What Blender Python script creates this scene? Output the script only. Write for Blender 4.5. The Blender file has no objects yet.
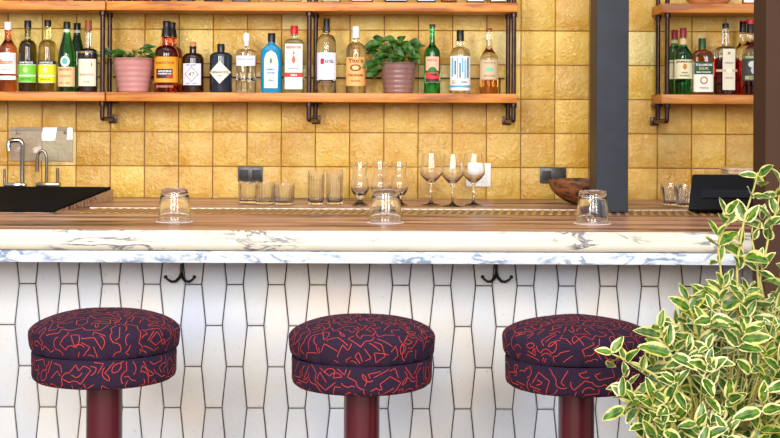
import bpy, bmesh, math, random
from mathutils import Vector, Matrix, Quaternion
random.seed(7)
PI = math.pi
# ------------------------------------------------------------------ camera, world, lights, exposure
F = 1400.0; CX, HY = 390.0, 110.0; EYE = 1.45; ROLL = 0.0045
SC = bpy.context.scene
COL = SC.collection
cd = bpy.data.cameras.new('camera'); cam = bpy.data.objects.new('camera', cd); COL.objects.link(cam)
cd.sensor_width = 36.0; cd.lens = F * 36.0 / 780.0
cd.shift_y = -(219.0 - HY) / 780.0
cd.clip_start = 0.05; cd.clip_end = 100
cam.matrix_world = Matrix.Translation((0, 0, EYE)) @ Matrix.Rotation(PI / 2, 4, 'X') @ Matrix.Rotation(ROLL, 4, 'Z')
SC.camera = cam

w = bpy.data.worlds.new('world'); SC.world = w; w.use_nodes = True
nt = w.node_tree; nt.nodes.clear()
wo = nt.nodes.new('ShaderNodeOutputWorld'); wb = nt.nodes.new('ShaderNodeBackground')
tc = nt.nodes.new('ShaderNodeTexCoord'); sp = nt.nodes.new('ShaderNodeSeparateXYZ'); wr = nt.nodes.new('ShaderNodeValToRGB')
mm = nt.nodes.new('ShaderNodeMath'); mm.operation = 'MULTIPLY_ADD'; mm.inputs[1].default_value = 0.5; mm.inputs[2].default_value = 0.5
nt.links.new(tc.outputs['Generated'], sp.inputs[0]); nt.links.new(sp.outputs['Z'], mm.inputs[0]); nt.links.new(mm.outputs[0], wr.inputs[0])
cr = wr.color_ramp
cr.elements[0].position = 0.30; cr.elements[0].color = (0.30, 0.26, 0.23, 1)
cr.elements[1].position = 1.0; cr.elements[1].color = (0.80, 0.90, 1.05, 1)
for p_, c_ in ((0.47, (0.42, 0.37, 0.33)), (0.51, (0.85, 0.88, 0.92)), (0.70, (1.0, 1.02, 1.05))):
    e_ = cr.elements.new(p_); e_.color = (*c_, 1)
nt.links.new(wr.outputs[0], wb.inputs[0]); wb.inputs[1].default_value = 0.6
nt.links.new(wb.outputs[0], wo.inputs[0])

def area(name, loc, target, sx, sy, power, color):
    l = bpy.data.lights.new(name, 'AREA'); l.shape = 'RECTANGLE'; l.size = sx; l.size_y = sy; l.energy = power; l.color = color
    o = bpy.data.objects.new(name, l); COL.objects.link(o); o.location = loc
    d = Vector(target) - Vector(loc); o.rotation_euler = d.to_track_quat('-Z', 'Y').to_euler()
    return o
area('window_light_left', (-2.6, -2.2, 3.1), (0, 5, 1.1), 1.5, 2.6, 235, (1.0, 0.97, 0.92))
area('window_light_middle', (0.2, -2.6, 3.2), (0, 5, 1.1), 1.8, 2.4, 225, (1.0, 0.98, 0.95))
area('window_light_right', (3.2, -2.0, 3.1), (0, 5, 1.1), 1.5, 2.6, 145, (0.92, 0.96, 1.0))
area('skylight', (-0.4, 3.6, 4.6), (0, 5.2, 1.2), 3.5, 1.2, 42, (1.0, 0.95, 0.88))
vs = SC.view_settings
vs.view_transform = 'Standard'; vs.look = 'None'; vs.exposure = 0.36; vs.gamma = 1.0; vs.use_curve_mapping = False

# ------------------------------------------------------------------ helpers
def P(px, py, D):
    dx, dy = px - CX, py - HY
    ux = dx + ROLL * dy; uy = dy - ROLL * dx
    return Vector((ux * D / F, D, EYE - uy * D / F))
def X(px, D, py=110): return P(px, py, D).x
def lin(c):
    r = []
    for v in c[:3]:
        v = v / 255.0
        r.append(v / 12.92 if v <= 0.04045 else ((v + 0.055) / 1.055) ** 2.4)
    return (*r, 1.0)
MATS = {}
def mat(name, c, rough=0.5, metal=0.0, trans=0.0, ior=1.45, coat=0.0, spec=0.5, noise=None, bump=None):
    """plain procedural material; noise=(scale, colour2, amount) ; bump=(scale, strength, distance)"""
    if name in MATS: return MATS[name]
    m = bpy.data.materials.new(name); m.use_nodes = True; N = m.node_tree.nodes; L = m.node_tree.links
    b = N['Principled BSDF']; b.inputs['Base Color'].default_value = lin(c); b.inputs['Roughness'].default_value = rough
    b.inputs['Metallic'].default_value = metal; b.inputs['Transmission Weight'].default_value = trans; b.inputs['IOR'].default_value = ior
    b.inputs['Coat Weight'].default_value = coat; b.inputs['Coat Roughness'].default_value = 0.05
    b.inputs['Specular IOR Level'].default_value = spec
    if noise or bump:
        t = N.new('ShaderNodeTexCoord')
    if noise:
        n = N.new('ShaderNodeTexNoise'); n.inputs['Scale'].default_value = noise[0]; n.inputs['Detail'].default_value = 4
        L.new(t.outputs['Object'], n.inputs['Vector'])
        r = N.new('ShaderNodeValToRGB'); r.color_ramp.elements[0].color = lin(c); r.color_ramp.elements[1].color = lin(noise[1])
        r.color_ramp.elements[0].position = 0.5 - noise[2]; r.color_ramp.elements[1].position = 0.5 + noise[2]
        L.new(n.outputs['Fac'], r.inputs[0]); L.new(r.outputs[0], b.inputs['Base Color'])
    if bump:
        n = N.new('ShaderNodeTexNoise'); n.inputs['Scale'].default_value = bump[0]; n.inputs['Detail'].default_value = 3
        L.new(t.outputs['Object'], n.inputs['Vector'])
        u = N.new('ShaderNodeBump'); u.inputs['Strength'].default_value = bump[1]; u.inputs['Distance'].default_value = bump[2]
        L.new(n.outputs['Fac'], u.inputs['Height']); L.new(u.outputs[0], b.inputs['Normal'])
    MATS[name] = m; return m
def glass(name, c, rough=0.01): return mat(name, c, rough=rough, trans=1.0, ior=1.47)
def paint(c, rough=0.55): return mat('paint_%d_%d_%d' % tuple(c), c, rough=rough)

def mk(name, V, Fc, m, parent=None, smooth=True, ang=35, loc=None, mi=None, uv=None):
    me = bpy.data.meshes.new(name); me.from_pydata([tuple(v) for v in V], [], Fc)
    ms = m if isinstance(m, (list, tuple)) else [m]
    for x in ms: me.materials.append(x)
    if mi: me.polygons.foreach_set('material_index', mi)
    if uv:
        l = me.uv_layers.new(name='UVMap'); flat = []
        for f in Fc:
            for i in f: flat += [uv[i][0], uv[i][1]]
        l.data.foreach_set('uv', flat)
    me.update()
    if smooth:
        me.shade_smooth(); me.set_sharp_from_angle(angle=math.radians(ang))
    o = bpy.data.objects.new(name, me); COL.objects.link(o)
    if parent: o.parent = parent
    if loc is not None: o.location = loc
    return o
def tag(o, label=None, cat=None, group=None, kind=None):
    if label: o['label'] = label
    if cat: o['category'] = cat
    if group: o['group'] = group
    if kind: o['kind'] = kind
    return o
def thing(name, loc, label, cat, group=None, rz=0):
    o = bpy.data.objects.new(name, None); COL.objects.link(o); o.location = loc; o.rotation_euler = (0, 0, rz)
    o.empty_display_size = 0.05
    return tag(o, label, cat, group)

def box_vf(x0, x1, y0, y1, z0, z1, bev=0.0, seg=2):
    bm = bmesh.new(); bmesh.ops.create_cube(bm, size=1)
    for v in bm.verts:
        v.co = Vector(((x0 + x1) / 2 + v.co.x * (x1 - x0), (y0 + y1) / 2 + v.co.y * (y1 - y0), (z0 + z1) / 2 + v.co.z * (z1 - z0)))
    if bev > 0:
        bmesh.ops.bevel(bm, geom=bm.edges[:], offset=bev, segments=seg, profile=0.5, affect='EDGES')
    bm.normal_update(); bm.verts.index_update()
    V = [v.co.copy() for v in bm.verts]; Fc = [[v.index for v in f.verts] for f in bm.faces]; bm.free()
    return V, Fc
class MB:
    def __init__(s): s.V = []; s.F = []
    def add(s, vf):
        b = len(s.V); s.V += list(vf[0]); s.F += [[i + b for i in f] for f in vf[1]]; return s
    def box(s, *a, **k): return s.add(box_vf(*a, **k))
    def tube(s, *a, **k): return s.add(tube_vf(*a, **k))
    def lathe(s, *a, **k): return s.add(lathe_vf(*a, **k))
    def build(s, name, m, parent=None, **k): return mk(name, s.V, s.F, m, parent, **k)
def lathe_vf(prof, seg=32, sx=1.0, sy=1.0, n=2.0, flute=None, c=(0, 0, 0), loop=False):
    """prof: (r,z) from bottom to top. r==0 closes. sx, sy, n: superellipse section"""
    V = []; Fc = []; rings = []
    for k, (r, z) in enumerate(prof):
        if r <= 1e-7:
            rings.append([len(V)]); V.append(Vector((c[0], c[1], c[2] + z))); continue
        ring = []
        for i in range(seg):
            t = 2 * PI * i / seg; ct, st = math.cos(t), math.sin(t)
            if n != 2.0:
                q = (abs(ct) ** n + abs(st) ** n) ** (-1.0 / n); ct *= q; st *= q
            rr = r * (flute(t, k, z) if flute else 1.0)
            ring.append(len(V)); V.append(Vector((c[0] + rr * sx * ct, c[1] + rr * sy * st, c[2] + z)))
        rings.append(ring)
    for a, b in zip(rings, rings[1:] + ([rings[0]] if loop else [])):
        for i in range(seg):
            j = (i + 1) % seg
            if len(a) == 1 and len(b) == 1: continue
            if len(a) == 1: Fc.append([a[0], b[j], b[i]])
            elif len(b) == 1: Fc.append([a[i], a[j], b[0]])
            else: Fc.append([a[i], a[j], b[j], b[i]])
    return V, Fc
def tube_vf(pts, r, seg=10, cap=True, closed=False):
    pts = [Vector(p) for p in pts]; n = len(pts)
    rs = r if isinstance(r, (list, tuple)) else [r] * n
    V = []; Fc = []; up = None
    for i, p in enumerate(pts):
        d = (pts[(i + 1) % n] - pts[i - 1]) if (closed or 0 < i < n - 1) else (pts[1] - pts[0] if i == 0 else pts[-1] - pts[-2])
        d.normalize()
        if up is None:
            up = Vector((0, 0, 1)) if abs(d.z) < 0.9 else Vector((1, 0, 0))
        s_ = d.cross(up).normalized(); up = s_.cross(d).normalized()
        for k in range(seg):
            t = 2 * PI * k / seg; V.append(p + (s_ * math.cos(t) + up * math.sin(t)) * rs[i])
    m = n if closed else n - 1
    for i in range(m):
        a = i * seg; b = ((i + 1) % n) * seg
        for k in range(seg):
            j = (k + 1) % seg; Fc.append([a + k, a + j, b + j, b + k])
    if cap and not closed:
        Fc.append(list(range(seg))[::-1]); Fc.append([(n - 1) * seg + k for k in range(seg)])
    return V, Fc
def arc(cx, cz, r, a0, a1, n, y=0.0):
    return [(cx + r * math.cos(a0 + (a1 - a0) * i / n), y, cz + r * math.sin(a0 + (a1 - a0) * i / n)) for i in range(n + 1)]

# ------------------------------------------------------------------ surface materials
def nodes(name):
    m = bpy.data.materials.new(name); m.use_nodes = True
    return m, m.node_tree.nodes, m.node_tree.links, m.node_tree.nodes['Principled BSDF']
def ramp(N, stops, interp='LINEAR'):
    r = N.new('ShaderNodeValToRGB'); r.color_ramp.interpolation = interp
    while len(r.color_ramp.elements) < len(stops): r.color_ramp.elements.new(0.5)
    for e, (p, c) in zip(r.color_ramp.elements, stops): e.position = p; e.color = lin(c) if len(c) == 3 and max(c) > 1.0 else (*c[:3], 1)
    return r
def mixc(N, L, fac, a, b, mode='MIX'):
    x = N.new('ShaderNodeMix'); x.data_type = 'RGBA'; x.blend_type = mode
    for s, v in ((x.inputs[0], fac), (x.inputs[6], a), (x.inputs[7], b)):
        if hasattr(v, 'links'): L.new(v, s)
        elif isinstance(v, (int, float)): s.default_value = v
        else: s.default_value = lin(v)
    return x.outputs[2]

def mat_glaze():
    m, N, L, b = nodes('golden_glazed_tile')
    at = N.new('ShaderNodeAttribute'); at.attribute_name = 'tile'
    sx = N.new('ShaderNodeSeparateXYZ'); L.new(at.outputs['Vector'], sx.inputs[0])
    t = N.new('ShaderNodeTexCoord')
    n1 = N.new('ShaderNodeTexNoise'); n1.inputs['Scale'].default_value = 9; n1.inputs['Detail'].default_value = 5; n1.inputs['Roughness'].default_value = 0.65
    L.new(t.outputs['Object'], n1.inputs['Vector'])
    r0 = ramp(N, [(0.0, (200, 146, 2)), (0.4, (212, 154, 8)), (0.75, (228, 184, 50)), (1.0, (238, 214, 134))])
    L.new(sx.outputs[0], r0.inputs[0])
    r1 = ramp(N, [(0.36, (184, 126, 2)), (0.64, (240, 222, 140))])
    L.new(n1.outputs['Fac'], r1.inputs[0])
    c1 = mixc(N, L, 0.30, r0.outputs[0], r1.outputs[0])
    n2 = N.new('ShaderNodeTexNoise'); n2.inputs['Scale'].default_value = 90; n2.inputs['Detail'].default_value = 3
    L.new(t.outputs['Object'], n2.inputs['Vector'])
    r2 = ramp(N, [(0.30, (150, 104, 20)), (0.40, (255, 255, 255))]); L.new(n2.outputs['Fac'], r2.inputs[0])
    c2 = mixc(N, L, 0.22, c1, r2.outputs[0], 'MULTIPLY')
    L.new(c2, b.inputs['Base Color'])
    b.inputs['Roughness'].default_value = 0.32; b.inputs['Coat Weight'].default_value = 0.8; b.inputs['Coat Roughness'].default_value = 0.07
    n3 = N.new('ShaderNodeTexNoise'); n3.inputs['Scale'].default_value = 38; n3.inputs['Detail'].default_value = 4; n3.inputs['Roughness'].default_value = 0.72
    L.new(t.outputs['Object'], n3.inputs['Vector'])
    u = N.new('ShaderNodeBump'); u.inputs['Strength'].default_value = 1.0; u.inputs['Distance'].default_value = 0.009
    L.new(n3.outputs['Fac'], u.inputs['Height']); L.new(u.outputs[0], b.inputs['Normal']); L.new(u.outputs[0], b.inputs['Coat Normal'])
    return m
def mat_whitetile():
    m, N, L, b = nodes('off_white_hex_tile')
    at = N.new('ShaderNodeAttribute'); at.attribute_name = 'tile'
    sx = N.new('ShaderNodeSeparateXYZ'); L.new(at.outputs['Vector'], sx.inputs[0])
    t = N.new('ShaderNodeTexCoord')
    r0 = ramp(N, [(0.0, (224, 225, 228)), (0.5, (230, 230, 230)), (1.0, (234, 232, 228))]); L.new(sx.outputs[0], r0.inputs[0])
    n1 = N.new('ShaderNodeTexNoise'); n1.inputs['Scale'].default_value = 70; n1.inputs['Detail'].default_value = 4
    L.new(t.outputs['Object'], n1.inputs['Vector'])
    r1 = ramp(N, [(0.25, (150, 140, 130)), (0.36, (255, 255, 255))]); L.new(n1.outputs['Fac'], r1.inputs[0])
    n2 = N.new('ShaderNodeTexNoise'); n2.inputs['Scale'].default_value = 2.6; n2.inputs['Detail'].default_value = 2
    L.new(t.outputs['Object'], n2.inputs['Vector'])
    r2 = ramp(N, [(0.35, (206, 215, 232)), (0.5, (222, 223, 224)), (0.68, (232, 216, 200))]); L.new(n2.outputs['Fac'], r2.inputs[0])
    c = mixc(N, L, 0.8, r0.outputs[0], r2.outputs[0], 'MULTIPLY')
    c = mixc(N, L, 0.35, c, r1.outputs[0], 'MULTIPLY'); L.new(c, b.inputs['Base Color'])
    b.inputs['Roughness'].default_value = 0.55
    n3 = N.new('ShaderNodeTexNoise'); n3.inputs['Scale'].default_value = 60; n3.inputs['Detail'].default_value = 5
    L.new(t.outputs['Object'], n3.inputs['Vector'])
    u = N.new('ShaderNodeBump'); u.inputs['Strength'].default_value = 0.5; u.inputs['Distance'].default_value = 0.003
    L.new(n3.outputs['Fac'], u.inputs['Height']); L.new(u.outputs[0], b.inputs['Normal'])
    return m
def mat_marble(name, base, vein, scale=(3.0, 3.0, 7.0), amount=0.02, rough=0.18, mask=(0.46, 0.6)):
    m, N, L, b = nodes(name)
    t = N.new('ShaderNodeTexCoord'); mp = N.new('ShaderNodeMapping'); mp.inputs['Scale'].default_value = scale
    mp.inputs['Rotation'].default_value = (0, 0.5, 0.2)
    L.new(t.outputs['Object'], mp.inputs[0])
    n1 = N.new('ShaderNodeTexNoise'); n1.inputs['Scale'].default_value = 1.3; n1.inputs['Detail'].default_value = 7; n1.inputs['Distortion'].default_value = 0.9; n1.inputs['Roughness'].default_value = 0.6
    L.new(mp.outputs[0], n1.inputs['Vector'])
    r1 = ramp(N, [(0.5 - amount * 2, (0, 0, 0)), (0.5 - amount * .3, (1, 1, 1)), (0.5 + amount * .3, (1, 1, 1)), (0.5 + amount * 2, (0, 0, 0))])
    L.new(n1.outputs['Fac'], r1.inputs[0])
    n2 = N.new('ShaderNodeTexNoise'); n2.inputs['Scale'].default_value = 1.1; n2.inputs['Detail'].default_value = 3; L.new(mp.outputs[0], n2.inputs['Vector'])
    r2 = ramp(N, [(mask[0], (0, 0, 0)), (mask[1], (1, 1, 1))]); L.new(n2.outputs['Fac'], r2.inputs[0])
    mu = N.new('ShaderNodeMath'); mu.operation = 'MULTIPLY'; L.new(r1.outputs[0], mu.inputs[0]); L.new(r2.outputs[0], mu.inputs[1])
    n3 = N.new('ShaderNodeTexNoise'); n3.inputs['Scale'].default_value = 3.0; n3.inputs['Detail'].default_value = 6; L.new(mp.outputs[0], n3.inputs['Vector'])
    r3 = ramp(N, [(0.35, base), (0.7, tuple(int(v * 0.95) for v in base))]); L.new(n3.outputs['Fac'], r3.inputs[0])
    L.new(mixc(N, L, mu.outputs[0], r3.outputs[0], vein), b.inputs['Base Color'])
    b.inputs['Roughness'].default_value = rough
    return m
def mat_grain(name, c0, c1, c2, scale, rough=0.35, coat=0.0, axis_rot=(0, 0, 0)):
    m, N, L, b = nodes(name)
    t = N.new('ShaderNodeTexCoord'); mp = N.new('ShaderNodeMapping'); mp.inputs['Scale'].default_value = scale
    L.new(t.outputs['Object'], mp.inputs[0])
    n1 = N.new('ShaderNodeTexNoise'); n1.inputs['Scale'].default_value = 1.0; n1.inputs['Detail'].default_value = 7; n1.inputs['Distortion'].default_value = 0.6; n1.inputs['Roughness'].default_value = 0.62
    L.new(mp.outputs[0], n1.inputs['Vector'])
    r = ramp(N, [(0.39, c0), (0.46, c1), (0.60, c2)]); L.new(n1.outputs['Fac'], r.inputs[0])
    L.new(r.outputs[0], b.inputs['Base Color'])
    b.inputs['Roughness'].default_value = rough; b.inputs['Coat Weight'].default_value = coat; b.inputs['Coat Roughness'].default_value = 0.06
    u = N.new('ShaderNodeBump'); u.inputs['Strength'].default_value = 0.15; u.inputs['Distance'].default_value = 0.002
    L.new(n1.outputs['Fac'], u.inputs['Height']); L.new(u.outputs[0], b.inputs['Normal'])
    return m
M_GLAZE = mat_glaze(); M_WTILE = mat_whitetile()
M_GROUT = mat('brown_grout', (142, 94, 62), 0.9, noise=(60, (166, 116, 82), 0.2))
M_GROUT2 = mat('dark_grout', (74, 54, 48), 0.9)
M_MARBLE = mat_marble("veined_white_marble", (204, 196, 178), (100, 98, 102), scale=(3.6, 3.0, 12.0), amount=0.018, mask=(0.42, 0.54))
M_MARBLE2 = mat_marble('blue_veined_marble', (210, 215, 221), (120, 138, 164), scale=(6.0, 3.0, 14.0), amount=0.03, mask=(0.42, 0.54))
M_TOP = mat_grain('brown_veined_stone', (24, 14, 10), (144, 96, 72), (194, 146, 116), (1.3, 13, 3), rough=0.3, coat=0.0)
M_TOP.node_tree.nodes['Principled BSDF'].inputs['Specular IOR Level'].default_value = 0.08
M_SHELF = mat_grain('orange_oak', (152, 82, 16), (190, 112, 32), (210, 138, 52), (3, 30, 30), rough=0.45)
M_PIPE = mat('dark_iron_pipe', (78, 58, 52), 0.32, 0.85, noise=(30, (56, 40, 36), 0.2))
M_STEEL = mat('dark_painted_steel', (34, 37, 45), 0.5, 0.0, spec=.35, noise=(14, (44, 49, 60), 0.25), bump=(120, 0.15, 0.001))
M_STEELB = mat('brown_painted_steel', (58, 40, 24), 0.5, 0.1)
M_PILLAR = mat('brown_satin_pillar', (66, 40, 22), 0.7, 0.0, spec=.3, noise=(2.5, (58, 36, 20), 0.3))
M_CHROME = mat('chrome', (176, 172, 168), 0.12, 1.0)
M_BRUSH = mat('brushed_steel', (140, 126, 112), 0.22, 1.0)
M_BLACK = mat('black_plastic', (18, 18, 20), 0.35)
M_BLKRUB = mat('black_rubber', (10, 9, 10), 0.85, spec=.08, bump=(220, 0.4, 0.001))
M_BURG = mat('burgundy_enamel', (76, 14, 28), 0.3, 0.1, coat=0.3)
M_CLEAR = glass('clear_glass', (255, 255, 255)); M_CLEAR2 = glass('tumbler_glass', (252, 252, 252))

# ------------------------------------------------------------------ setting
DW = 5.833                      # tiled wall distance
ZC = EYE - 88 / 240.0           # worktop height
DF = 4.235                      # front edge of the bar
def S(D): return F / D
def plane_box(name, *a, m=None, kind='structure', **k):
    V, Fc = box_vf(*a, **k); o = mk(name, V, Fc, m, smooth=False); o['kind'] = kind; return o
M_FLOOR = mat('terracotta_floor', (150, 128, 112), 0.6, noise=(6, (168, 146, 128), 0.2))
plane_box('floor', -4, 4, -4, 6.2, -0.05, 0, m=M_FLOOR)
# back wall: grout bed with each tile laid on it
def build_wall():
    p = 34.15 / 240.0; x0 = P(144.8, 132, DW).x; z0 = P(390, 167.0, DW).z
    MBm = MB(); idx = []; tilev = []
    V, Fc = box_vf(-2.6, 2.6, DW, DW + 0.15, 0, 2.75); MBm.add((V, Fc)); idx += [1] * len(Fc); tilev += [(0, 0, 0)] * len(V)
    g = 0.0032 / 2; rnd = random.Random(3)
    for i in range(-16, 22):
        for j in range(-2, 9):
            xa = x0 + i * p + g; xb = x0 + (i + 1) * p - g; za = z0 + j * p + g; zb = z0 + (j + 1) * p - g
            if xb < -2.0 or xa > 2.0: continue
            V, Fc = box_vf(xa, xb, DW - 0.007, DW + 0.002, za, zb, bev=0.0022, seg=2)
            ta, tb = rnd.gauss(0, 0.006), rnd.gauss(0, 0.006); xc, zc = (xa + xb) / 2, (za + zb) / 2
            for v in V:
                if v.y < DW - 0.003: v.y += (v.x - xc) * ta + (v.z - zc) * tb
            val = min(1, max(0, rnd.gauss(0.42, 0.32) + (0.2 if j >= 2 else -0.14)))  # random tone per tile; upper rows paler, sky sheen put into the glaze colour
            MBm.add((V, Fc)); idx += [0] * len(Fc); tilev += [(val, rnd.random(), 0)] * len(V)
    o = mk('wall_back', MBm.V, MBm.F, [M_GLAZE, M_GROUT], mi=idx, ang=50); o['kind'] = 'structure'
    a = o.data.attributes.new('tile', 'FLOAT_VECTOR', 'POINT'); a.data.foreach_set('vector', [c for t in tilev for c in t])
build_wall()
# brown pillar at the right, standing just in front of the bar
PD = 4.215
plane_box('wall_right', X(753, PD), X(753, PD) + 0.5, PD - 0.14, PD, 0, 2.75, m=M_PILLAR, bev=0.004)

# ------------------------------------------------------------------ bar
XL, XR = -1.75, 1.75
bar = thing('bar_counter', (0, DF, 0), 'long bar counter with brown veined stone top, white marble edge and hexagon tiled front', 'counter')
def L_(y): return y - DF       # to bar local
m_ = MB(); m_.box(XL, XR, L_(DF + 0.012), L_(DW - 0.028), ZC - 0.03, ZC)
m_.build('worktop', M_TOP, bar, smooth=False)
# two-step rounded nosing
s_f = S(DF); zt = ZC; zn = EYE - (251.5 - 110) / s_f; zl = EYE - (263.8 - 110) / s_f
def extrude_x(prof, x0, x1, n=1):
    V = []; Fc = []; k = len(prof)
    for i in range(n + 1):
        x = x0 + (x1 - x0) * i / n
        V += [Vector((x, y, z)) for y, z in prof]
    for i in range(n):
        for a in range(k):
            b = (a + 1) % k; Fc.append([i * k + a, i * k + b, (i + 1) * k + b, (i + 1) * k + a])
    Fc.append(list(range(k))); Fc.append([n * k + a for a in range(k)][::-1])
    return V, Fc
hn = zt - zn
pr = [(0.06, zt - 0.0002), (0.014, zt)]
pr += [(0.014 - 0.010 * math.sin(a), zt - 0.010 + 0.010 * math.cos(a)) for a in [i * PI / 2 / 5 for i in range(1, 6)]]
zm = zt - hn * 0.42
pr += [(0.004, zm + 0.003), (0.002, zm)]
r2 = (zm - zn) / 2
pr += [(0.002 - 0.012 * math.sin(a) , zn + r2 + r2 * math.cos(a)) for a in [i * PI / 8 for i in range(1, 8)]]
pr += [(0.004, zn), (0.06, zn)]
V, Fc = extrude_x(pr, XL, X(752, DF)); mk('marble_nosing', V, Fc, M_MARBLE, bar, ang=40)
V, Fc = box_vf(XL, X(752, DF), 0.001, 0.26, zl, zn - 0.0015, bev=0.002); mk('lower_marble_slab', V, Fc, M_MARBLE2, bar)
V, Fc = box_vf(XL, XR, L_(4.64), L_(5.2), 0.0, ZC - 0.031); mk('base_carcass', V, Fc, mat('dark_carcass', (60, 50, 46), 0.8), bar, smooth=False)
V, Fc = box_vf(XL, XR, L_(5.2), L_(DW - 0.028), 0.0, ZC - 0.031); mk('back_cabinet', V, Fc, MATS['dark_carcass'], bar, smooth=False)
# hexagon tiled fascia
DP = 4.6
def build_fascia():
    s = S(DP); MBm = MB(); idx = []; tv = []; rnd = random.Random(5)
    V, Fc = box_vf(XL, XR, L_(DP), L_(4.64), 0.0, zl - 0.0006); MBm.add((V, Fc)); idx += [1] * len(Fc); tv += [0.5] * len(V)
    H = 41.1 / s; w1 = 16.3 / s / 2; w2 = 25.1 / s / 2; px = 41.45 / s; g = 0.0017
    xa = X(27.9, DP, 283); za = P(27.9, 283.5, DP).z
    ztop = zl - 0.001
    for i in range(-3, 40):
        for k in (0, 1):
            xc = xa + i * px + k * px / 2
            if abs(xc) > 1.68: continue
            for j in range(-1, 12):
                zt_ = za + H * (k) - 2 * H * j + 2 * H if False else za + 2 * H - 2 * H * j + (-H if k else 0)
                zc = zt_ - H
                hexp = [(-w1 + g * .9, H - g), (w1 - g * .9, H - g), (w2 - g, 0), (w1 - g * .9, -H + g), (-w1 + g * .9, -H + g), (-w2 + g, 0)]
                if zc - H > ztop: continue
                if zc + H < 0.1: continue
                pts = [(x + xc, z + zc) for x, z in hexp]
                if zc + H > ztop:      # clip at the slab
                    out = []
                    for a in range(6):
                        p, q = pts[a], pts[(a + 1) % 6]
                        if p[1] <= ztop: out.append(p)
                        if (p[1] <= ztop) != (q[1] <= ztop):
                            t = (ztop - p[1]) / (q[1] - p[1]); out.append((p[0] + (q[0] - p[0]) * t, ztop))
                    pts = out
                if len(pts) < 3: continue
                cx = sum(p[0] for p in pts) / len(pts); cz = sum(p[1] for p in pts) / len(pts); n = len(pts)
                base = len(MBm.V); V = []
                for dep, ins in ((0.001, 0.0), (-0.0035, 0.0), (-0.006, 0.0022), (-0.0068, 0.008)):
                    for (x, z) in pts:
                        d = math.hypot(x - cx, z - cz); f = 1 - ins / d
                        zz = cz + (z - cz) * f
                        V.append(Vector((cx + (x - cx) * f, L_(DP) + dep, zz)))
                Fc = []
                for r in range(3):
                    for a in range(n):
                        b = (a + 1) % n; Fc.append([r * n + a, r * n + b, (r + 1) * n + b, (r + 1) * n + a])
                Fc.append([3 * n + a for a in range(n)])
                MBm.add((V, Fc)); idx += [0] * len(Fc); tv += [rnd.random()] * len(V)
    o = mk('tiled_fascia', MBm.V, MBm.F, [M_WTILE, M_GROUT2], bar, mi=idx, ang=50)
    a = o.data.attributes.new('tile', 'FLOAT_VECTOR', 'POINT'); a.data.foreach_set('vector', [c for t in tv for c in (t, 0, 0)])
    bm = bmesh.new(); bm.from_mesh(o.data); bmesh.ops.recalc_face_normals(bm, faces=bm.faces[:]); bm.to_mesh(o.data); bm.free()
build_fascia()

# drip rail let into the worktop
dr = thing('drip_rail', (0, 5.03, ZC), 'narrow metal drip rail with slanted bars running along the worktop behind the upturned glasses', 'drip rail')
m_ = MB(); m_.box(-1.10, XR - .02, -0.115, 0.125, 0.0, 0.0012); m_.build('rail_tray', mat('dark_brass', (120, 88, 54), 0.4, 0.6), dr, smooth=False)
m_ = MB(); m_.box(-1.10, XR - .02, 0.100, 0.125, 0.0012, 0.0045, bev=0.001, seg=1); pass
m_.build('rail_lip', mat('pale_steel', (236, 230, 218), 0.3, 0.7), dr)
m_ = MB(); x = -1.09
while x < XR - .08:
    m_.add(([Vector(v) for v in [(x, -.108, .0012), (x + .012, -.108, .0012), (x + .04, .098, .0012), (x + .028, .098, .0012), (x, -.108, .0022), (x + .012, -.108, .0022), (x + .04, .098, .0022), (x + .028, .098, .0042)]],
            [[3, 2, 1, 0], [4, 5, 6, 7], [0, 1, 5, 4], [1, 2, 6, 5], [2, 3, 7, 6], [3, 0, 4, 7]])); x += 0.03
m_.build('rail_grille', mat('gold_steel', (196, 156, 96), 0.45, 0.6), dr, smooth=False)

# hooks under the slab
for hx, lb in ((181, 'black double coat hook under the bar edge above the left stool'), (496.5, 'black double coat hook under the bar edge between the middle and right stools')):
    h = thing('coat_hook', (X(hx, 4.575, 270), 4.5935, P(hx, 264.2, 4.575).z), lb, 'hook', 'coat hooks under the bar')
    u = 1 / S(4.575)
    m_ = MB(); m_.box(-1.4 * u, 1.4 * u, -0.010, 0, -14 * u, 0, bev=0.0015); m_.build('hook_plate', M_BLACK, h)
    for sg in (-1, 1):
        pts = [(0, -0.006, -9 * u), (sg * 1.5 * u, -0.014, -13.5 * u), (sg * 5 * u, -0.024, -17 * u), (sg * 9 * u, -0.032, -17 * u), (sg * 12.5 * u, -0.038, -14.5 * u), (sg * 14.3 * u, -0.040, -12.3 * u)]
        m_ = MB(); m_.tube(pts, [0.0050, .0052, .005, .0046, .0042, .004], seg=8)
        m_.lathe([(0, -.0065), (.005, -.0045), (.0065, 0), (.005, .0045), (0, .0065)], seg=12, c=(sg * 14.3 * u, -0.040, -12 * u))
        m_.build('prong', M_BLACK, h)

# ------------------------------------------------------------------ steel column
DC = 5.02
ca, cb = X(596.5, DC), X(628.5, DC)
m_ = MB(); m_.box(ca, cb, 0, 0.012, 0.008, 1.7, bev=.001, seg=1); 
col = thing('steel_column', (0, DC, ZC), 'dark blue grey steel beam column rising from the worktop in front of the wooden bowl', 'column')
m_.build('front_flange', M_STEEL, col)
m_ = MB(); m_.box(ca + 0.001, ca + .013, 0.0125, 0.157, 0.008, 1.7); m_.box(cb - .013, cb - 0.001, 0.0125, 0.157, .008, 1.7); m_.build('side_web', M_STEELB, col, smooth=False)
m_ = MB(); m_.box(ca, cb, 0.158, 0.17, 0.008, 1.7); m_.build('rear_flange', M_STEELB, col, smooth=False)
m_ = MB(); m_.box(ca - .004, cb + .004, -0.004, 0.174, 0.0047, 0.0078); m_.build('foot_plate', M_STEEL, col, smooth=False)

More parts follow.
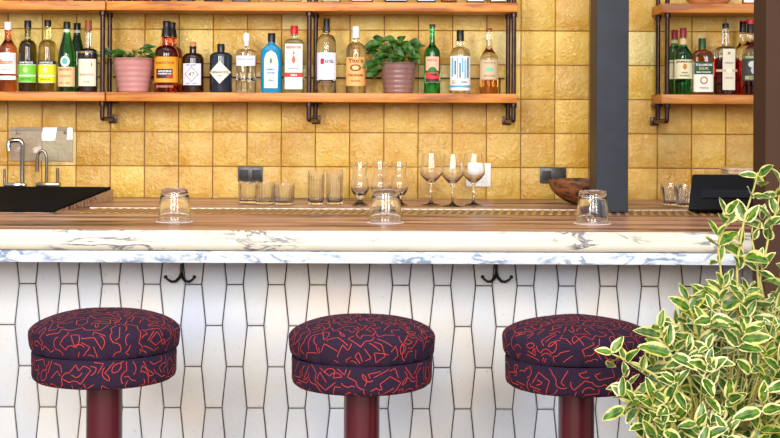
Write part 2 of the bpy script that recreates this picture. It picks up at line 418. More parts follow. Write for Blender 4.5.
# ------------------------------------------------------------------ shelves
DS = 5.60; YB = DW - 0.012
ZS1, ZS1b = EYE + 16.8 / 250, EYE + 7.6 / 250
ZS2, ZS2b = EYE + 107.8 / 250, EYE + 98.6 / 250
def shelf(x0, x1, z0, z1, lb):
    V, Fc = box_vf(x0, x1, DS, YB, z0, z1, bev=0.0025); o = mk('wooden_shelf', V, Fc, M_SHELF); tag(o, lb, 'shelf', 'oak shelves on the tiled wall'); return o
sx = [(-1.72, X(104.6, DS, 97)), (X(106, DS, 97), X(517.5, DS, 97)), (X(661.5, DS, 97), 1.70)]
for k, (a, b) in enumerate(sx):
    nm = ('left', 'long middle', 'right')[k]
    shelf(a, b, ZS1b, ZS1, {0: 'orange oak shelf holding the green and yellow labelled bottles at left', 1: 'long orange oak lower shelf holding the two potted plants', 2: 'short orange oak lower shelf right of the steel column'}[k])
    shelf(a, b, ZS2b, ZS2, {0: 'orange oak upper shelf cut by the top left photo corner', 1: 'long orange oak upper shelf above the potted plants', 2: 'short orange oak upper shelf carrying the wooden bowl at right'}[k])
# pipe supports: front and rear uprights through the shelf rows, elbow to the wall below
def rack(pxf, pxb, z_low, lb):
    xf = X(pxf, 5.63, 100); xb = X(pxb, 5.75, 100)
    t = thing('pipe_bracket', ((xf + xb) / 2, 5.69, z_low), lb, 'shelf bracket', 'iron pipe shelf brackets')
    r = 0.0095; cxl = (xf + xb) / 2; c0 = -z_low
    zones = [(z_low, ZS1b - 0.0005), (ZS1 + 0.0005, ZS2b - 0.0005), (ZS2 + 0.0005, 2.35)]
    for xx, yy in ((xf, 5.63), (xb, 5.75)):
        for a, b in zones:
            a_ = a + (0.004 if a == z_low else 0)
            m_ = MB(); m_.lathe([(0, a_ + c0), (r, a_ + c0), (r, b + c0), (0, b + c0)], seg=16, c=(xx - cxl, yy - 5.69, 0))
            if b < 2: m_.lathe([(r, b + c0 - .020), (.0135, b + c0 - .018), (.0135, b + c0 - .001), (r, b + c0 - .0005)], seg=16, c=(xx - cxl, yy - 5.69, 0))
            m_.build('upright', M_PIPE, t)
    m_ = MB(); m_.tube([(xf - cxl, -0.06, 0.010), (xf - cxl, -0.055, 0.003), (xf - cxl + (xb - xf) * .1, -0.045, 0), (xb - cxl, 0.06, 0), (xb - cxl, DW - 0.012 - 5.69, 0)], r, seg=12)
    m_.build('elbow_pipe', M_PIPE, t)
    m_ = MB(); m_.box(xb - cxl - .018, xb - cxl + .018, DW - .020 - 5.69, DW - .0085 - 5.69, -.018, .018, bev=.002)
    m_.build('wall_flange', M_PIPE, t)
    m_ = MB(); m_.box(xb - cxl - .016, xb - cxl + .022, YB - 5.69 - .075, DW - .0085 - 5.69, ZS1b + c0 - .010, ZS1b + c0 - .001, bev=.001)
    m_.build('shelf_clamp', M_PIPE, t)
zl_ = P(105, 119, 5.69).z
rack(102.4, 109.5, zl_, 'iron pipe bracket left of the pink plant pot')
rack(309, 315.5, zl_, 'iron pipe bracket behind the gap between red capped and tall clear vodka bottles')
rack(513.5, 508, zl_, 'iron pipe bracket at the right end of the long shelf')
rack(667, 657.8, zl_ , 'iron pipe bracket at the left end of the short right shelf')
for (a, b, lb) in ((sx[0][0], X(100, 5.77), 'thin dark rail behind the bottles on the left shelf'), (X(112, 5.77), X(505, 5.77), 'thin dark rail behind the bottles on the long middle shelf'), (X(672, 5.77), 1.68, 'thin dark rail behind the bottles on the right shelf')):
    m_ = MB(); m_.tube([(a, 0, 0), (b, 0, 0)], 0.0035, seg=8)
    zr = EYE + 32 / S(5.78)
    for xx in (a + .02, (a + b) / 2, b - .02): m_.tube([(xx, 0, -(zr - ZS1)), (xx, 0, 0)], 0.003, seg=8)
    o = m_.build('bottle_rail', M_PIPE, loc=(0, 5.79, zr)); tag(o, lb, 'rail')

# ------------------------------------------------------------------ bottles
DB = 5.675; SB = S(DB)
def text_mesh(s, bold=False):
    cu = bpy.data.curves.new('lettering', 'FONT'); cu.body = s; cu.size = 1; cu.resolution_u = 2; cu.align_x = 'CENTER'
    if True: cu.offset = 0.025
    o = bpy.data.objects.new('t', cu); me = bpy.data.meshes.new_from_object(o)
    V = [v.co.copy() for v in me.vertices]; Fc = [list(p.vertices) for p in me.polygons]
    bpy.data.objects.remove(o); bpy.data.curves.remove(cu); bpy.data.meshes.remove(me)
    if V:
        x0 = min(v.x for v in V); x1 = max(v.x for v in V); y0 = min(v.y for v in V); y1 = max(v.y for v in V)
        V = [Vector(((v.x - (x0 + x1) / 2) / (x1 - x0), (v.y - (y0 + y1) / 2) / (y1 - y0), 0)) for v in V]
    return V, Fc
class Surf:                       # front surface of a bottle body, for labels
    def __init__(s, a, b, n): s.a, s.b, s.n = a, b, n
    def pt(s, x, z, off):
        q = min(0.999, abs(x / s.a)); y = -s.b * (1 - q ** s.n) ** (1 / s.n)
        return Vector((x * (1 + off / s.a), y - off, z))
def patch(sf, xc, hw, z0, z1, shape, off):
    nz = 1 if shape == 'rect' else 14; nx = 12; V = []; Fc = []
    for j in range(nz + 1):
        t = j / nz; z = z0 + (z1 - z0) * t
        k = {'rect': 1.0, 'diamond': 1 - abs(2 * t - 1), 'disc': math.sqrt(max(0, 1 - (2 * t - 1) ** 2)), 'arch': 1.0 if t < .7 else math.sqrt(max(0, 1 - ((t - .7) / .3) ** 2)),
             'hill': (1 - t) ** .5, 'flame': math.sin(PI * min(1, t * 1.05 + .02)) ** 1.2 * (1.2 - t)}[shape]
        k = max(k, 0.01)
        for i in range(nx + 1):
            x = xc + hw * k * (2 * i / nx - 1); V.append(sf.pt(x, z, off))
    for j in range(nz):
        for i in range(nx): a = j * (nx + 1) + i; Fc.append([a, a + 1, a + nx + 2, a + nx + 1])
    return V, Fc
def put_text(sf, s, xc, zc, wd, ht, off, bold=False):
    V, Fc = text_mesh(s, bold)
    return [sf.pt(xc + v.x * wd, zc + v.y * ht, off) for v in V], Fc

def bottle(px, top, wpx, sh, nk, nw, capb, capw, glassm, capm, label, group='bottles on the lower shelves', D=DB, zb=ZS1, base_y=92.8, n=2.0, depth=1.0,
           lower=None, liquid_y=None, items=(), texts=(), cat='bottle', round_sh=1.0, cap_shape='cyl', neckm=None, ring=None, kind='bottle', curve='cos'):
    u = 1 / S(D); H = lambda y: max(0.0, (base_y - y) * u)
    t = thing(kind, (X(px, D, 60), D, zb), label, cat, group)
    R = wpx / 2 * u; rn = nw / 2 * u; hs, hn, hc, ht = H(sh), H(nk), H(capb), H(top)
    pr = [(0, 0.0035), (R * .6, 0.003), (R * .86, 0.0), (R * .95, 0.0012), (R, 0.006)]
    if liquid_y: pr += [(R, H(liquid_y))]
    pr += [(R, hs * .5), (R, hs)] if not liquid_y else [(R, max(hs, H(liquid_y) + .001))]
    hs2 = pr[-1][1]
    for k in range(1, 11):
        f = k / 10
        if curve == 'cos': r = rn + (R - rn) * (0.5 + 0.5 * math.cos(PI * f)) ** round_sh
        elif curve == 'dome': r = rn + (R - rn) * math.sqrt(max(0, 1 - f ** 2.2))
        else: r = rn + (R - rn) * (1 - f)
        pr.append((r, hs2 + (hn - hs2) * f))
    pr += [(rn * .97, (hn + hc) / 2), (rn, hc - .004), (rn * 1.12, hc - .003), (rn * 1.12, hc - .0005), (0, hc - .0004)]
    # section: square-ish for the body, circular at the neck
    V, Fc = lathe_vf(pr, 40)
    for v in V:
        r = math.hypot(v.x, v.y)
        if r > 1e-6 and (n != 2.0 or depth != 1.0):
            f = min(1, max(0, (r - rn) / max(1e-6, R - rn))) if v.z <= hn else 0
            f = min(1.0, f * 1.3)
            ct, st = v.x / r, v.y / r; nn = 2 + (n - 2) * f
            q = (abs(ct) ** nn + abs(st) ** nn) ** (-1 / nn)
            dd = 1 + (depth - 1) * f
            v.x = ct * q * r; v.y = st * q * r * dd
    mats = [glassm]; mi = None
    if lower:
        mats.append(lower); zz = H(liquid_y or sh)
        mi = [1 if max(V[i].z for i in f) <= zz + 1e-5 else 0 for f in Fc]
    mk('glass_body', V, Fc, mats, t, mi=mi, ang=40)
    cr_ = capw / 2 * u; m_ = MB()
    z0 = hc
    if cap_shape == 'cyl': pc = [(0, z0), (cr_, z0), (cr_, ht - .002), (cr_ * .93, ht - .0004), (0, ht)]
    elif cap_shape == 'ball': pc = [(0, z0), (cr_ * .7, z0), (cr_ * .75, z0 + (ht - z0) * .3), (cr_, z0 + (ht - z0) * .4), (cr_, z0 + (ht - z0) * .85), (cr_ * .7, ht), (0, ht)]
    else: pc = [(0, z0), (cr_ * 1.25, z0), (cr_ * 1.05, z0 + (ht - z0) * .45), (cr_ * .78, z0 + (ht - z0) * .6), (cr_ * .95, ht - .003), (cr_ * .85, ht), (0, ht)]
    mk('cap', *lathe_vf(pc, 24), capm, t)
    if ring:                       # neck foil or neck band: (y_top, y_bottom, colour)
        ya, yb, cc = ring; rr = rn * 1.06
        mk('neck_band', *lathe_vf([(rr, H(yb)), (rr, H(ya))], 24), paint(cc), t)
    sf = Surf(R, R * depth, n); lab = None
    for k, it in enumerate(items):
        xo, hw, y0, y1, c, shape = it
        V, Fc = patch(sf, xo * u, min(hw * u, R * .985), H(y1), H(y0), shape, 0.0006 + 0.0003 * k)
        o = mk('label' if k == 0 else 'label_print', V, Fc, paint(c), t if k == 0 else lab)
        if k == 0: lab = o
    for tx in texts:
        s, yc, hh, wd, c = tx[:5]; xo = tx[5] if len(tx) > 5 else 0
        V, Fc = put_text(sf, s, xo * u, H(yc), min(wd * u, R * 1.8), hh * u, 0.0006 + 0.0003 * (len(items) + 1))
        mk('lettering', V, Fc, paint(c), lab, smooth=False)
    return t
G_AMBER = glass('amber_glass', (206, 116, 54)); G_GREEN = glass('green_glass', (50, 184, 84)); G_DKGREEN = glass('dark_green_glass', (24, 72, 34))
G_OLIVE = glass('olive_glass', (104, 96, 22)); G_YEL = glass('pale_yellow_glass', (236, 224, 140)); G_BLUE = mat('sky_blue_glass', (20, 160, 214), 0.04, trans=0.45, ior=1.47)
G_PALE = glass('pale_green_glass', (222, 240, 214)); G_RUM = glass('red_amber_glass', (214, 96, 34)); G_CLR = glass('clear_bottle_glass', (250, 248, 244))
G_BLK = mat('black_bottle_glass', (16, 14, 16), 0.06, coat=0.3); G_BRN = mat('dark_brown_bottle_glass', (38, 20, 12), 0.06, coat=0.3)
G_SLATE = mat('slate_black_bottle_glass', (34, 40, 52), 0.12, coat=0.3)
L_RED = glass('red_liquor', (150, 24, 20)); L_AMB = glass('gold_liquor', (220, 140, 50)); L_BRN = mat('brown_liquor', (34, 16, 12), 0.08, coat=0.4); L_WHIS = glass('whiskey', (240, 168, 84))
CW, CK = (238, 236, 234), (22, 20, 22)
K_BLACK = mat('black_cap', (20, 18, 20), 0.35); K_WHITE = mat('white_cap', (235, 232, 228), 0.4); K_RED = mat('red_cap', (206, 24, 36), 0.35)
K_WINE = mat('wine_red_capsule', (140, 22, 40), 0.35); K_CORK = mat('cork', (206, 140, 84), 0.8, noise=(60, (176, 110, 60), .2)); K_BROWN = mat('brown_capsule', (138, 70, 36), 0.5)
K_GREEN = mat('green_cap', (24, 70, 34), 0.35); K_GLASS = mat('frosted_stopper', (232, 232, 226), 0.25)

bottle(8, 23, 17, 50, 39, 7, 31, 7.5, G_AMBER, K_WHITE, 'amber liqueur bottle with white cap at the left end of the shelf', items=[(0, 8.3, 54, 75, CW, 'rect'), (0, 8.3, 77, 81, CW, 'rect')],
       texts=[('Bassom', 63, 5, 12, (214, 110, 40)), ('LIQUEUR', 71, 1.4, 8, (120, 110, 110))])
bottle(27.7, 21.5, 17.5, 51, 41, 6.5, 28.5, 7, G_OLIVE, K_BLACK, 'olive bottle with black cap and bright green label', curve='dome', ring=(38, 40, (150, 150, 70)),
       items=[(0, 8.6, 62, 83.5, (232, 232, 226), 'rect'), (0, 8.6, 62, 65.5, (44, 44, 50), 'rect'), (0, 8.6, 66.2, 76, (112, 196, 44), 'rect'), (0, 8.6, 77.5, 83, (112, 190, 40), 'rect'), (0, 2.2, 68, 74, (196, 224, 150), 'disc')],
       texts=[('CHARTREUSE', 63.8, 1.9, 13, CW), ('LIQUEUR', 80, 1.6, 9, (40, 90, 30))])
bottle(47.6, 21, 18, 51, 41, 6.5, 27.5, 7, G_YEL, K_BLACK, 'pale bottle with black cap and bright yellow label', curve='dome', ring=(38, 40, (220, 200, 120)),
       items=[(0, 8.8, 62, 84, (236, 234, 220), 'rect'), (0, 8.8, 62, 65.5, (44, 44, 50), 'rect'), (0, 8.8, 66.2, 76, (226, 222, 30), 'rect'), (0, 8.8, 77.5, 83.5, (222, 216, 30), 'rect'), (0, 2.2, 68, 74, (240, 236, 160), 'disc')],
       texts=[('CHARTREUSE', 63.8, 1.9, 13, CW), ('LIQUEUR', 80.4, 1.6, 9, (120, 110, 20))])
bottle(77, 23, 15, 58, 32, 6.5, 29.5, 7, G_DKGREEN, K_BLACK, 'dark green bottle half hidden behind the green bottle with orange label', D=5.742, base_y=92.3, round_sh=.8, ring=(30, 33, (210, 206, 180)), items=[(0, 7, 66, 88, (60, 110, 60), 'rect')])
bottle(66.8, 22.5, 17, 60, 32, 6.6, 29.5, 7, G_GREEN, K_BLACK, 'emerald green bottle with black cap and peach orange label', D=5.655, round_sh=.8, ring=(30, 33, (214, 210, 190)),
       items=[(0, 8.4, 68, 87.5, (232, 190, 140), 'rect'), (0, 4.6, 57, 68, (206, 226, 206), 'disc'), (0, 2.6, 59, 65.5, (96, 176, 160), 'disc')], texts=[('FERNET', 70.6, 2, 12, (160, 90, 40)), ('AMARO', 77, 2.4, 11, (220, 130, 70)), ('EST. 1845', 84, 1.6, 9, (150, 100, 70))])
bottle(88.2, 21, 18, 54, 49, 5.4, 32, 6.6, G_CLR, K_BROWN, 'black filled bottle with tall pale neck, brown capsule and cream label', D=5.648, n=3, lower=L_BRN, liquid_y=54, depth=.95, curve='dome',
       items=[(0, 8.6, 60, 87, (232, 220, 190), 'rect'), (5, 1, 62, 68, (150, 130, 100), 'flame')], texts=[('SUNDANCE', 75.5, 2.2, 13, (150, 120, 80)), ('CAFE', 83, 1.6, 6, (150, 120, 80))])
bottle(172, 22, 22, 56, 46, 9, 37, 8, G_RUM, K_BLACK, 'red amber rum bottle with black cap behind its yellow labelled twin', D=5.748, base_y=92.3, cap_shape='flare', curve='dome', items=[(0, 10, 58, 84, (226, 152, 30), 'rect')])
bottle(166.5, 21.5, 24, 56, 46, 9.5, 37, 8.4, G_RUM, K_BLACK, 'large red amber rum bottle with black cap and yellow label', D=5.655, cap_shape='flare', curve='dome',
       items=[(0, 11.6, 57.5, 83, (226, 152, 30), 'rect'), (-.5, 8, 69.5, 79, (62, 30, 22), 'rect'), (5, 3, 75.5, 78.4, (176, 50, 40), 'rect')], texts=[('PLANTATION', 63.5, 2.6, 17, (140, 74, 20)), ('GRANDE', 71.8, 1.8, 13, CW), ('RESERVE', 74.4, 1.6, 13, CW), ('BARBADOS', 87, 2.2, 16, (200, 150, 120))])
bottle(193, 42, 21.5, 60, 53, 7, 46.5, 6.5, G_BRN, K_CORK, 'squat dark brown apothecary bottle with cork and square lavender label', curve='dome',
       items=[(0, 8.8, 64, 85.5, (226, 222, 232), 'rect'), (0, 7, 66.5, 83, (150, 140, 180), 'diamond'), (0, 5.8, 68.4, 81.2, (234, 226, 214), 'diamond')], texts=[('MONKEY', 65.6, 1.5, 10, (90, 80, 120)), ('47', 74.6, 4, 6, (120, 100, 90)), ('DRY GIN', 83.8, 1.5, 10, (90, 80, 120))])
bottle(221, 44, 22.5, 57, 52, 7, 51, 7.5, G_SLATE, K_BLACK, 'squat black apothecary bottle with white diamond label', curve='dome',
       items=[(0, 10.6, 61.5, 84, (232, 226, 206), 'diamond')], texts=[("HENDRICK'S", 72.6, 2.4, 15.5, (70, 70, 60)), ('GIN', 76, 1.7, 5, (90, 90, 80))])
bottle(246.4, 33, 20, 53, 49, 7, 46, 7, G_CLR, K_GLASS, 'clear faceted bottle with frosted stopper and short lavender label', n=3.2, curve='dome', cap_shape='ball',
       items=[(0, 9.4, 56, 66, (230, 226, 238), 'rect')], texts=[('THE BOTANIST', 59.6, 1.9, 15, (120, 120, 140)), ('ISLAY DRY GIN', 63, 1.3, 10, (150, 150, 160))])
bottle(271.5, 33, 20.5, 50, 43.5, 7, 42, 7.6, G_BLUE, K_BLACK, 'bright blue glass gin bottle with pale arched label', n=5, depth=.7, curve='lin',
       items=[(0, 6.6, 50.5, 88, (236, 232, 204), 'arch'), (0, 4.9, 53, 86, (212, 220, 226), 'arch'), (0, 3, 55.5, 66, (236, 226, 160), 'disc'), (0, 1.1, 58, 64, (70, 110, 160), 'disc')], texts=[('BOMBAY', 69.5, 2, 8, (60, 90, 140)), ('SAPPHIRE', 73, 1.6, 8, (60, 90, 140)), ('GIN', 80.5, 2, 5, (60, 90, 140))])
bottle(294.2, 25.5, 20, 45, 38.5, 7.2, 34, 7.6, G_PALE, K_RED, 'clear square gin bottle with bright red cap and red band', n=6, depth=.8, curve='dome',
       items=[(0, 8.6, 44, 89, (226, 234, 222), 'rect'), (0, 8.8, 72.5, 77.2, (206, 44, 44), 'rect'), (0, 2.3, 53, 64, (214, 96, 70), 'flame'), (0, 1.0, 51.5, 54.4, (214, 96, 70), 'disc')], texts=[('BEEFEATER', 47.5, 2.6, 14, (206, 44, 44)), ('LONDON DRY', 68.5, 1.6, 11, (90, 100, 150)), ('GIN', 75, 2, 6, CW)])
bottle(326.5, 18.3, 19.5, 46, 34, 6.4, 31, 6.2, G_CLR, K_BLACK, 'tall round clear vodka bottle with black cap and white label', round_sh=.6, ring=(26, 32, (60, 56, 60)), curve='dome',
       items=[(0, 9.3, 52.5, 79.5, (236, 234, 246), 'rect'), (-3.6, 1.8, 58.5, 64, (190, 30, 50), 'rect'), (-.5, 3, 51, 56.5, (190, 200, 220), 'disc'), (0, 4.8, 80.5, 84.4, (120, 90, 60), 'rect'), (0, 9.3, 82, 82.8, (60, 50, 50), 'rect')], texts=[('KETEL', 61.2, 3.2, 8, (60, 50, 70), 3), ('VODKA', 68, 1.6, 7, (190, 150, 160))])
bottle(355.8, 26, 19.6, 52, 42, 7, 37.5, 7.4, G_CLR, K_WHITE, 'clear vodka bottle with tan label and cream cap', curve='dome',
       items=[(0, 9.5, 57, 85.5, (232, 172, 98), 'rect'), (0, 5.4, 64, 71, (120, 66, 40), 'disc'), (0, 3.6, 65.4, 69.6, (236, 190, 130), 'disc')], texts=[("Tito's", 60.4, 4.2, 14, (120, 60, 40)), ('Handmade', 74.6, 2.8, 14, (150, 60, 40)), ('VODKA', 80.6, 2, 10, (130, 70, 40))])
bottle(432.2, 23.5, 16.4, 52, 43, 5.6, 26, 6, G_GREEN, K_BLACK, 'tall green wine shaped bottle with pink and red pictorial label', round_sh=.8,
       items=[(0, 6.4, 56, 81.5, (240, 178, 150), 'rect'), (0, 6.3, 70, 81.3, (60, 40, 40), 'rect'), (0, 6.3, 66, 73, (40, 110, 50), 'hill'), (0, 6.0, 72, 78, (214, 50, 60), 'rect'), (1.5, 4, 73, 75, (90, 30, 40), 'disc')], texts=[('MEZCAL', 59.5, 2, 9, (180, 110, 90))])
bottle(460.2, 29, 20.4, 56, 46, 7, 39, 7.4, G_CLR, K_BLACK, 'clear bottle with black cap and blue streaked white label', curve='dome', ring=(39, 40, (30, 28, 30)),
       items=[(0, 9.9, 55.5, 89.5, (240, 238, 230), 'rect')] + [(x_, .75, a_, b_, c_, 'rect') for x_, a_, b_, c_ in ((-7.6, 57, 76, (110, 176, 214)), (-5.2, 60, 74, (70, 110, 150)), (-3, 57, 78, (120, 186, 220)), (-.6, 62, 77, (84, 96, 110)), (1.8, 57, 72, (100, 170, 210)), (4.2, 59, 78, (120, 180, 214)), (6.8, 57, 77, (80, 120, 160)))] + [(0, 9.9, 84.5, 86.6, (90, 160, 200), 'rect')],
       texts=[('D', 81.3, 3.4, 3, (170, 130, 90), -6), ('GIN', 81.3, 2, 6, (120, 110, 100), 3)])
bottle(489, 27, 18.6, 58, 44, 5.6, 30, 6, G_CLR, K_BROWN, 'clear bottle with brown cap, tan label and gold spirit at the bottom', round_sh=1.1, lower=L_AMB, liquid_y=79,
       items=[(0, 8.9, 59, 78.5, (206, 178, 142), 'rect'), (0, 3.8, 66.5, 71, (110, 196, 160), 'disc')], texts=[('TEQUILA', 62, 1.8, 12, (150, 120, 90)), ('REPOSADO', 75, 1.6, 11, (150, 120, 90))])
bottle(674.5, 27.5, 15, 53, 40, 6.4, 37, 6.6, G_GREEN, K_WINE, 'green whiskey bottle half hidden behind its twin at the left end of the right shelf', D=5.745, base_y=92.6, round_sh=.8, ring=(37, 44, (222, 200, 150)), items=[(0, 7.2, 58, 77, (226, 218, 180), 'rect')], texts=[('JAMESON', 60.5, 2.4, 12, (60, 60, 50))])
bottle(683, 26, 18.6, 55, 42, 6.6, 36, 7, G_GREEN, K_WINE, 'green whiskey bottle with wine red capsule and cream label', D=5.655, round_sh=.8, ring=(36, 45, (222, 196, 140)), items=[(0, 9, 58, 77, (236, 226, 184), 'rect'), (0, 2, 62, 68, (200, 130, 70), 'disc')],
       texts=[('JAMESON', 60.4, 2.8, 15.5, (60, 50, 40)), ('IRISH', 71, 1.6, 6, (60, 90, 60)), ('WHISKEY', 74, 1.6, 10, (60, 90, 60))])
bottle(702.2, 36.3, 21.6, 58, 48, 7.4, 47, 7.6, L_WHIS, K_GREEN, 'whiskey flask bottle with green cap, dark green and white label', n=4, depth=.75, curve='dome',
       items=[(0, 9.8, 60, 90, (236, 232, 220), 'rect'), (0, 10.2, 60, 72.5, (30, 74, 44), 'rect'), (0, 3.8, 74.5, 82.5, (180, 120, 90), 'disc'), (0, 2.4, 76, 81, (240, 236, 226), 'disc')], texts=[('TULLAMORE', 63, 2.2, 16, CW), ('D.E.W.', 66.6, 2.6, 9, (216, 200, 130)), ('IRISH WHISKEY', 70.4, 1.5, 14, CW), ('TRIPLE', 86, 1.6, 9, (120, 110, 100))])
bottle(725.4, 21.3, 21.6, 50, 44, 6.6, 26, 6.6, G_CLR, K_BLACK, 'clear bottle of red spirit with a long narrow cream paper label', n=4, depth=.8, curve='dome', lower=L_RED, liquid_y=56,
       items=[(1.5, 6.2, 47, 88, (226, 216, 192), 'rect'), (0, 10.4, 67.5, 69.8, (200, 180, 140), 'rect'), (1.5, 1.4, 50, 52.8, (150, 130, 100), 'disc'), (1.5, 2.8, 66.4, 71, (240, 232, 210), 'disc')], texts=[('WIDOW', 61, 1.8, 8, (150, 130, 110), 1.5), ('JANE', 76, 1.8, 7, (150, 130, 110), 1.5)])
bottle(742.8, 19, 18, 52, 38, 6.2, 30, 6.8, G_CLR, K_BLACK, 'bottle of dark red spirit behind the red capped dark labelled bottle', D=5.745, base_y=92.6, lower=L_RED, liquid_y=56, round_sh=.9, ring=(18, 23, (190, 30, 40)))
bottle(750.2, 22, 21.5, 50, 38, 6.2, 31, 6.8, G_CLR, K_BLACK, 'red topped bottle with charcoal label touching the brown pillar', D=5.65, round_sh=.9, lower=L_RED, liquid_y=58,
       items=[(0, 9.4, 53, 79, (58, 56, 52), 'rect'), (0, 9.3, 53.6, 57, (104, 116, 70), 'rect'), (0, 4.4, 59, 66, (206, 206, 204), 'disc'), (0, 2.6, 63, 72, (200, 200, 198), 'flame'), (0, 7, 74, 77.5, (180, 176, 130), 'rect')], texts=[('WHISTLE', 55.4, 2, 14, (220, 214, 170)), ('PIG', 75.8, 2, 7, (60, 60, 40))])
# red tops on the last two
for o in list(bpy.data.objects):
    if o.type == 'EMPTY' and 'red topped bottle' in o.get('label', ''): tops = o
u = 1 / S(5.65); mk('red_cap_top', *lathe_vf([(0, 70.8 * u), (3.9 * u, 70.8 * u), (3.9 * u, 74.6 * u), (3.4 * u, 75 * u), (0, 75 * u)], 20), K_RED, tops)

# upper shelf bottles: only their lowest edge shows
up = [(12, 17, G_AMBER, 'amber bottle on the upper shelf at the top left corner', (226, 150, 90)), (34, 19, G_RUM, 'red amber bottle on the upper left shelf', (196, 80, 40)), (57, 17, G_AMBER, 'amber bottle on the upper left shelf left of the black one', (216, 130, 70)), (82, 18, G_BLK, 'black bottle with white label on the upper left shelf', CW),
      (98, 9, G_RUM, 'narrow red bottle at the right end of the upper left shelf', (236, 220, 200)), (122, 18, G_BRN, 'dark bottle standing above the pink plant pot', (120, 60, 50)), (141, 16, G_RUM, 'dark red bottle above the gap left of the rum bottle', (150, 40, 40)), (161, 19, G_SLATE, 'slate blue bottle above the yellow labelled rum bottle', (70, 84, 110)),
      (186, 18, G_BRN, 'dark bottle with white foot label above the cork stoppered bottle', CW), (213, 19, G_BLK, 'black bottle with grey label above the diamond label bottle', (180, 176, 170)), (241, 18, G_SLATE, 'blue black bottle with white label above the frosted stopper bottle', (220, 224, 230)), (267, 18, G_CLR, 'clear bottle with white label above the blue gin bottle', CW), (292, 18, G_YEL, 'pale yellow bottle above the red capped gin bottle', (236, 232, 190)),
      (331, 19, G_PALE, 'pale bottle with white label above the tall vodka bottle', (232, 232, 222)), (362, 22, G_RUM, 'dark red bottle with white label above the tan label bottle', CW), (396, 23, G_BLK, 'black bottle with blue white label above the brown pot', (214, 222, 234)), (426, 19, G_BLK, 'black bottle with pale grey label above the green wine shaped bottle', (190, 204, 216)),
      (448.5, 16, G_AMBER, 'amber bottle between black and white labelled ones on the upper shelf', (150, 80, 30)), (475, 18, G_BRN, 'brown bottle with white foot label near the upper shelf end', CW), (498, 17, G_OLIVE, 'olive bottle with pale label at the upper shelf right end', (226, 226, 200)), (748, 12, G_RUM, 'dark red bottle with white label beside the upper right bowl', CW)]
for k, (px, wd, g, lb, lc) in enumerate(up):
    z_ = ZS2; by = 4.8
    bottle(px, -64 + (k * 37 % 11), wd, -30, -42, 6.5, -55, 7, g, (K_BLACK, K_WHITE, K_CORK)[k % 3], lb, group='bottles on the upper shelves', zb=ZS2, base_y=by, curve='dome', items=[(0, wd * .44, -26, 2.4, lc, 'rect')], n=2.0 if k % 2 else 4.0, depth=1 if k % 2 else .85)

# ------------------------------------------------------------------ bowls
def bowl(name, loc, R, r0, h, m, label, sy=1.0, lip=.004):
    pr = [(0, 0.004)] if False else [(0, 0), (r0, 0)]
    for k in range(1, 11): f = k / 10; pr.append((r0 + (R - r0) * math.sin(f * PI / 2) ** .9, h * (1 - math.cos(f * PI / 2)) ** .9 if False else h * f ** 1.25))
    pr.append((R - lip, h + .002))
    for k in range(9, -1, -1): f = k / 10; pr.append((max(.002, r0 + (R - r0) * math.sin(f * PI / 2) ** .9 - lip * 1.6), h * f ** 1.25 + .006))
    pr.append((0, .006))
    o = mk(name, *lathe_vf(pr, 48, sy=sy), m, loc=loc, ang=60); tag(o, label, 'bowl'); return o
M_BOWL = mat_grain('dark_carved_wood', (44, 20, 8), (94, 52, 24), (146, 92, 50), (14, 14, 40), rough=0.6)
dbw = 5.50; ub = 1 / S(dbw)
bowl('wooden_bowl', (X(587, dbw, 200), dbw, ZC), 38.5 * ub, 13 * ub, 24 * ub, M_BOWL, 'dark carved wooden bowl on the worktop half hidden by the steel column')
bowl('wooden_bowl', (X(708, 5.69), 5.69, ZS2), 24 / SB, 15 / SB, .05, mat_grain('light_bowl_wood', (176, 110, 60), (206, 142, 90), (220, 164, 116), (6, 6, 18), rough=.5), 'pale wooden bowl on the upper right shelf')

# ------------------------------------------------------------------ potted plants
def leaf_vf(base, d, nrm, L, W, droop=0.25, fold=0.25, nl=7, nw_=4, tip=1.0, wav=0.0):
    d = d.normalized(); s = d.cross(nrm)
    if s.length < 1e-4: s = d.orthogonal()
    s.normalize(); nn = s.cross(d).normalized()
    V = []; Fc = []; UV = []
    for i in range(nl + 1):
        t = i / nl; w_ = W / 2 * (math.sin(PI * min(1, t ** 0.8)) ** 0.75 if 0 < t < 1 else 0.02)
        c = base + d * (L * t) - nn * (droop * L * t * t)
        for j in range(nw_ + 1):
            v = 2 * j / nw_ - 1
            V.append(c + s * (w_ * v) + nn * (abs(v) * w_ * fold * 2 + wav * W * math.sin(t * 9 + v * 2))); UV.append((t, (v + 1) / 2))
    for i in range(nl):
        for j in range(nw_): a = i * (nw_ + 1) + j; Fc.append([a, a + 1, a + nw_ + 2, a + nw_ + 1])
    return V, Fc, UV
class Leaves:
    def __init__(s): s.V = []; s.F = []; s.U = []
    def add(s, *a, **k):
        V, Fc, U = leaf_vf(*a, **k); b = len(s.V); s.V += V; s.U += U; s.F += [[i + b for i in f] for f in Fc]
    def build(s, name, m, parent): return mk(name, s.V, s.F, m, parent, uv=s.U, ang=80)
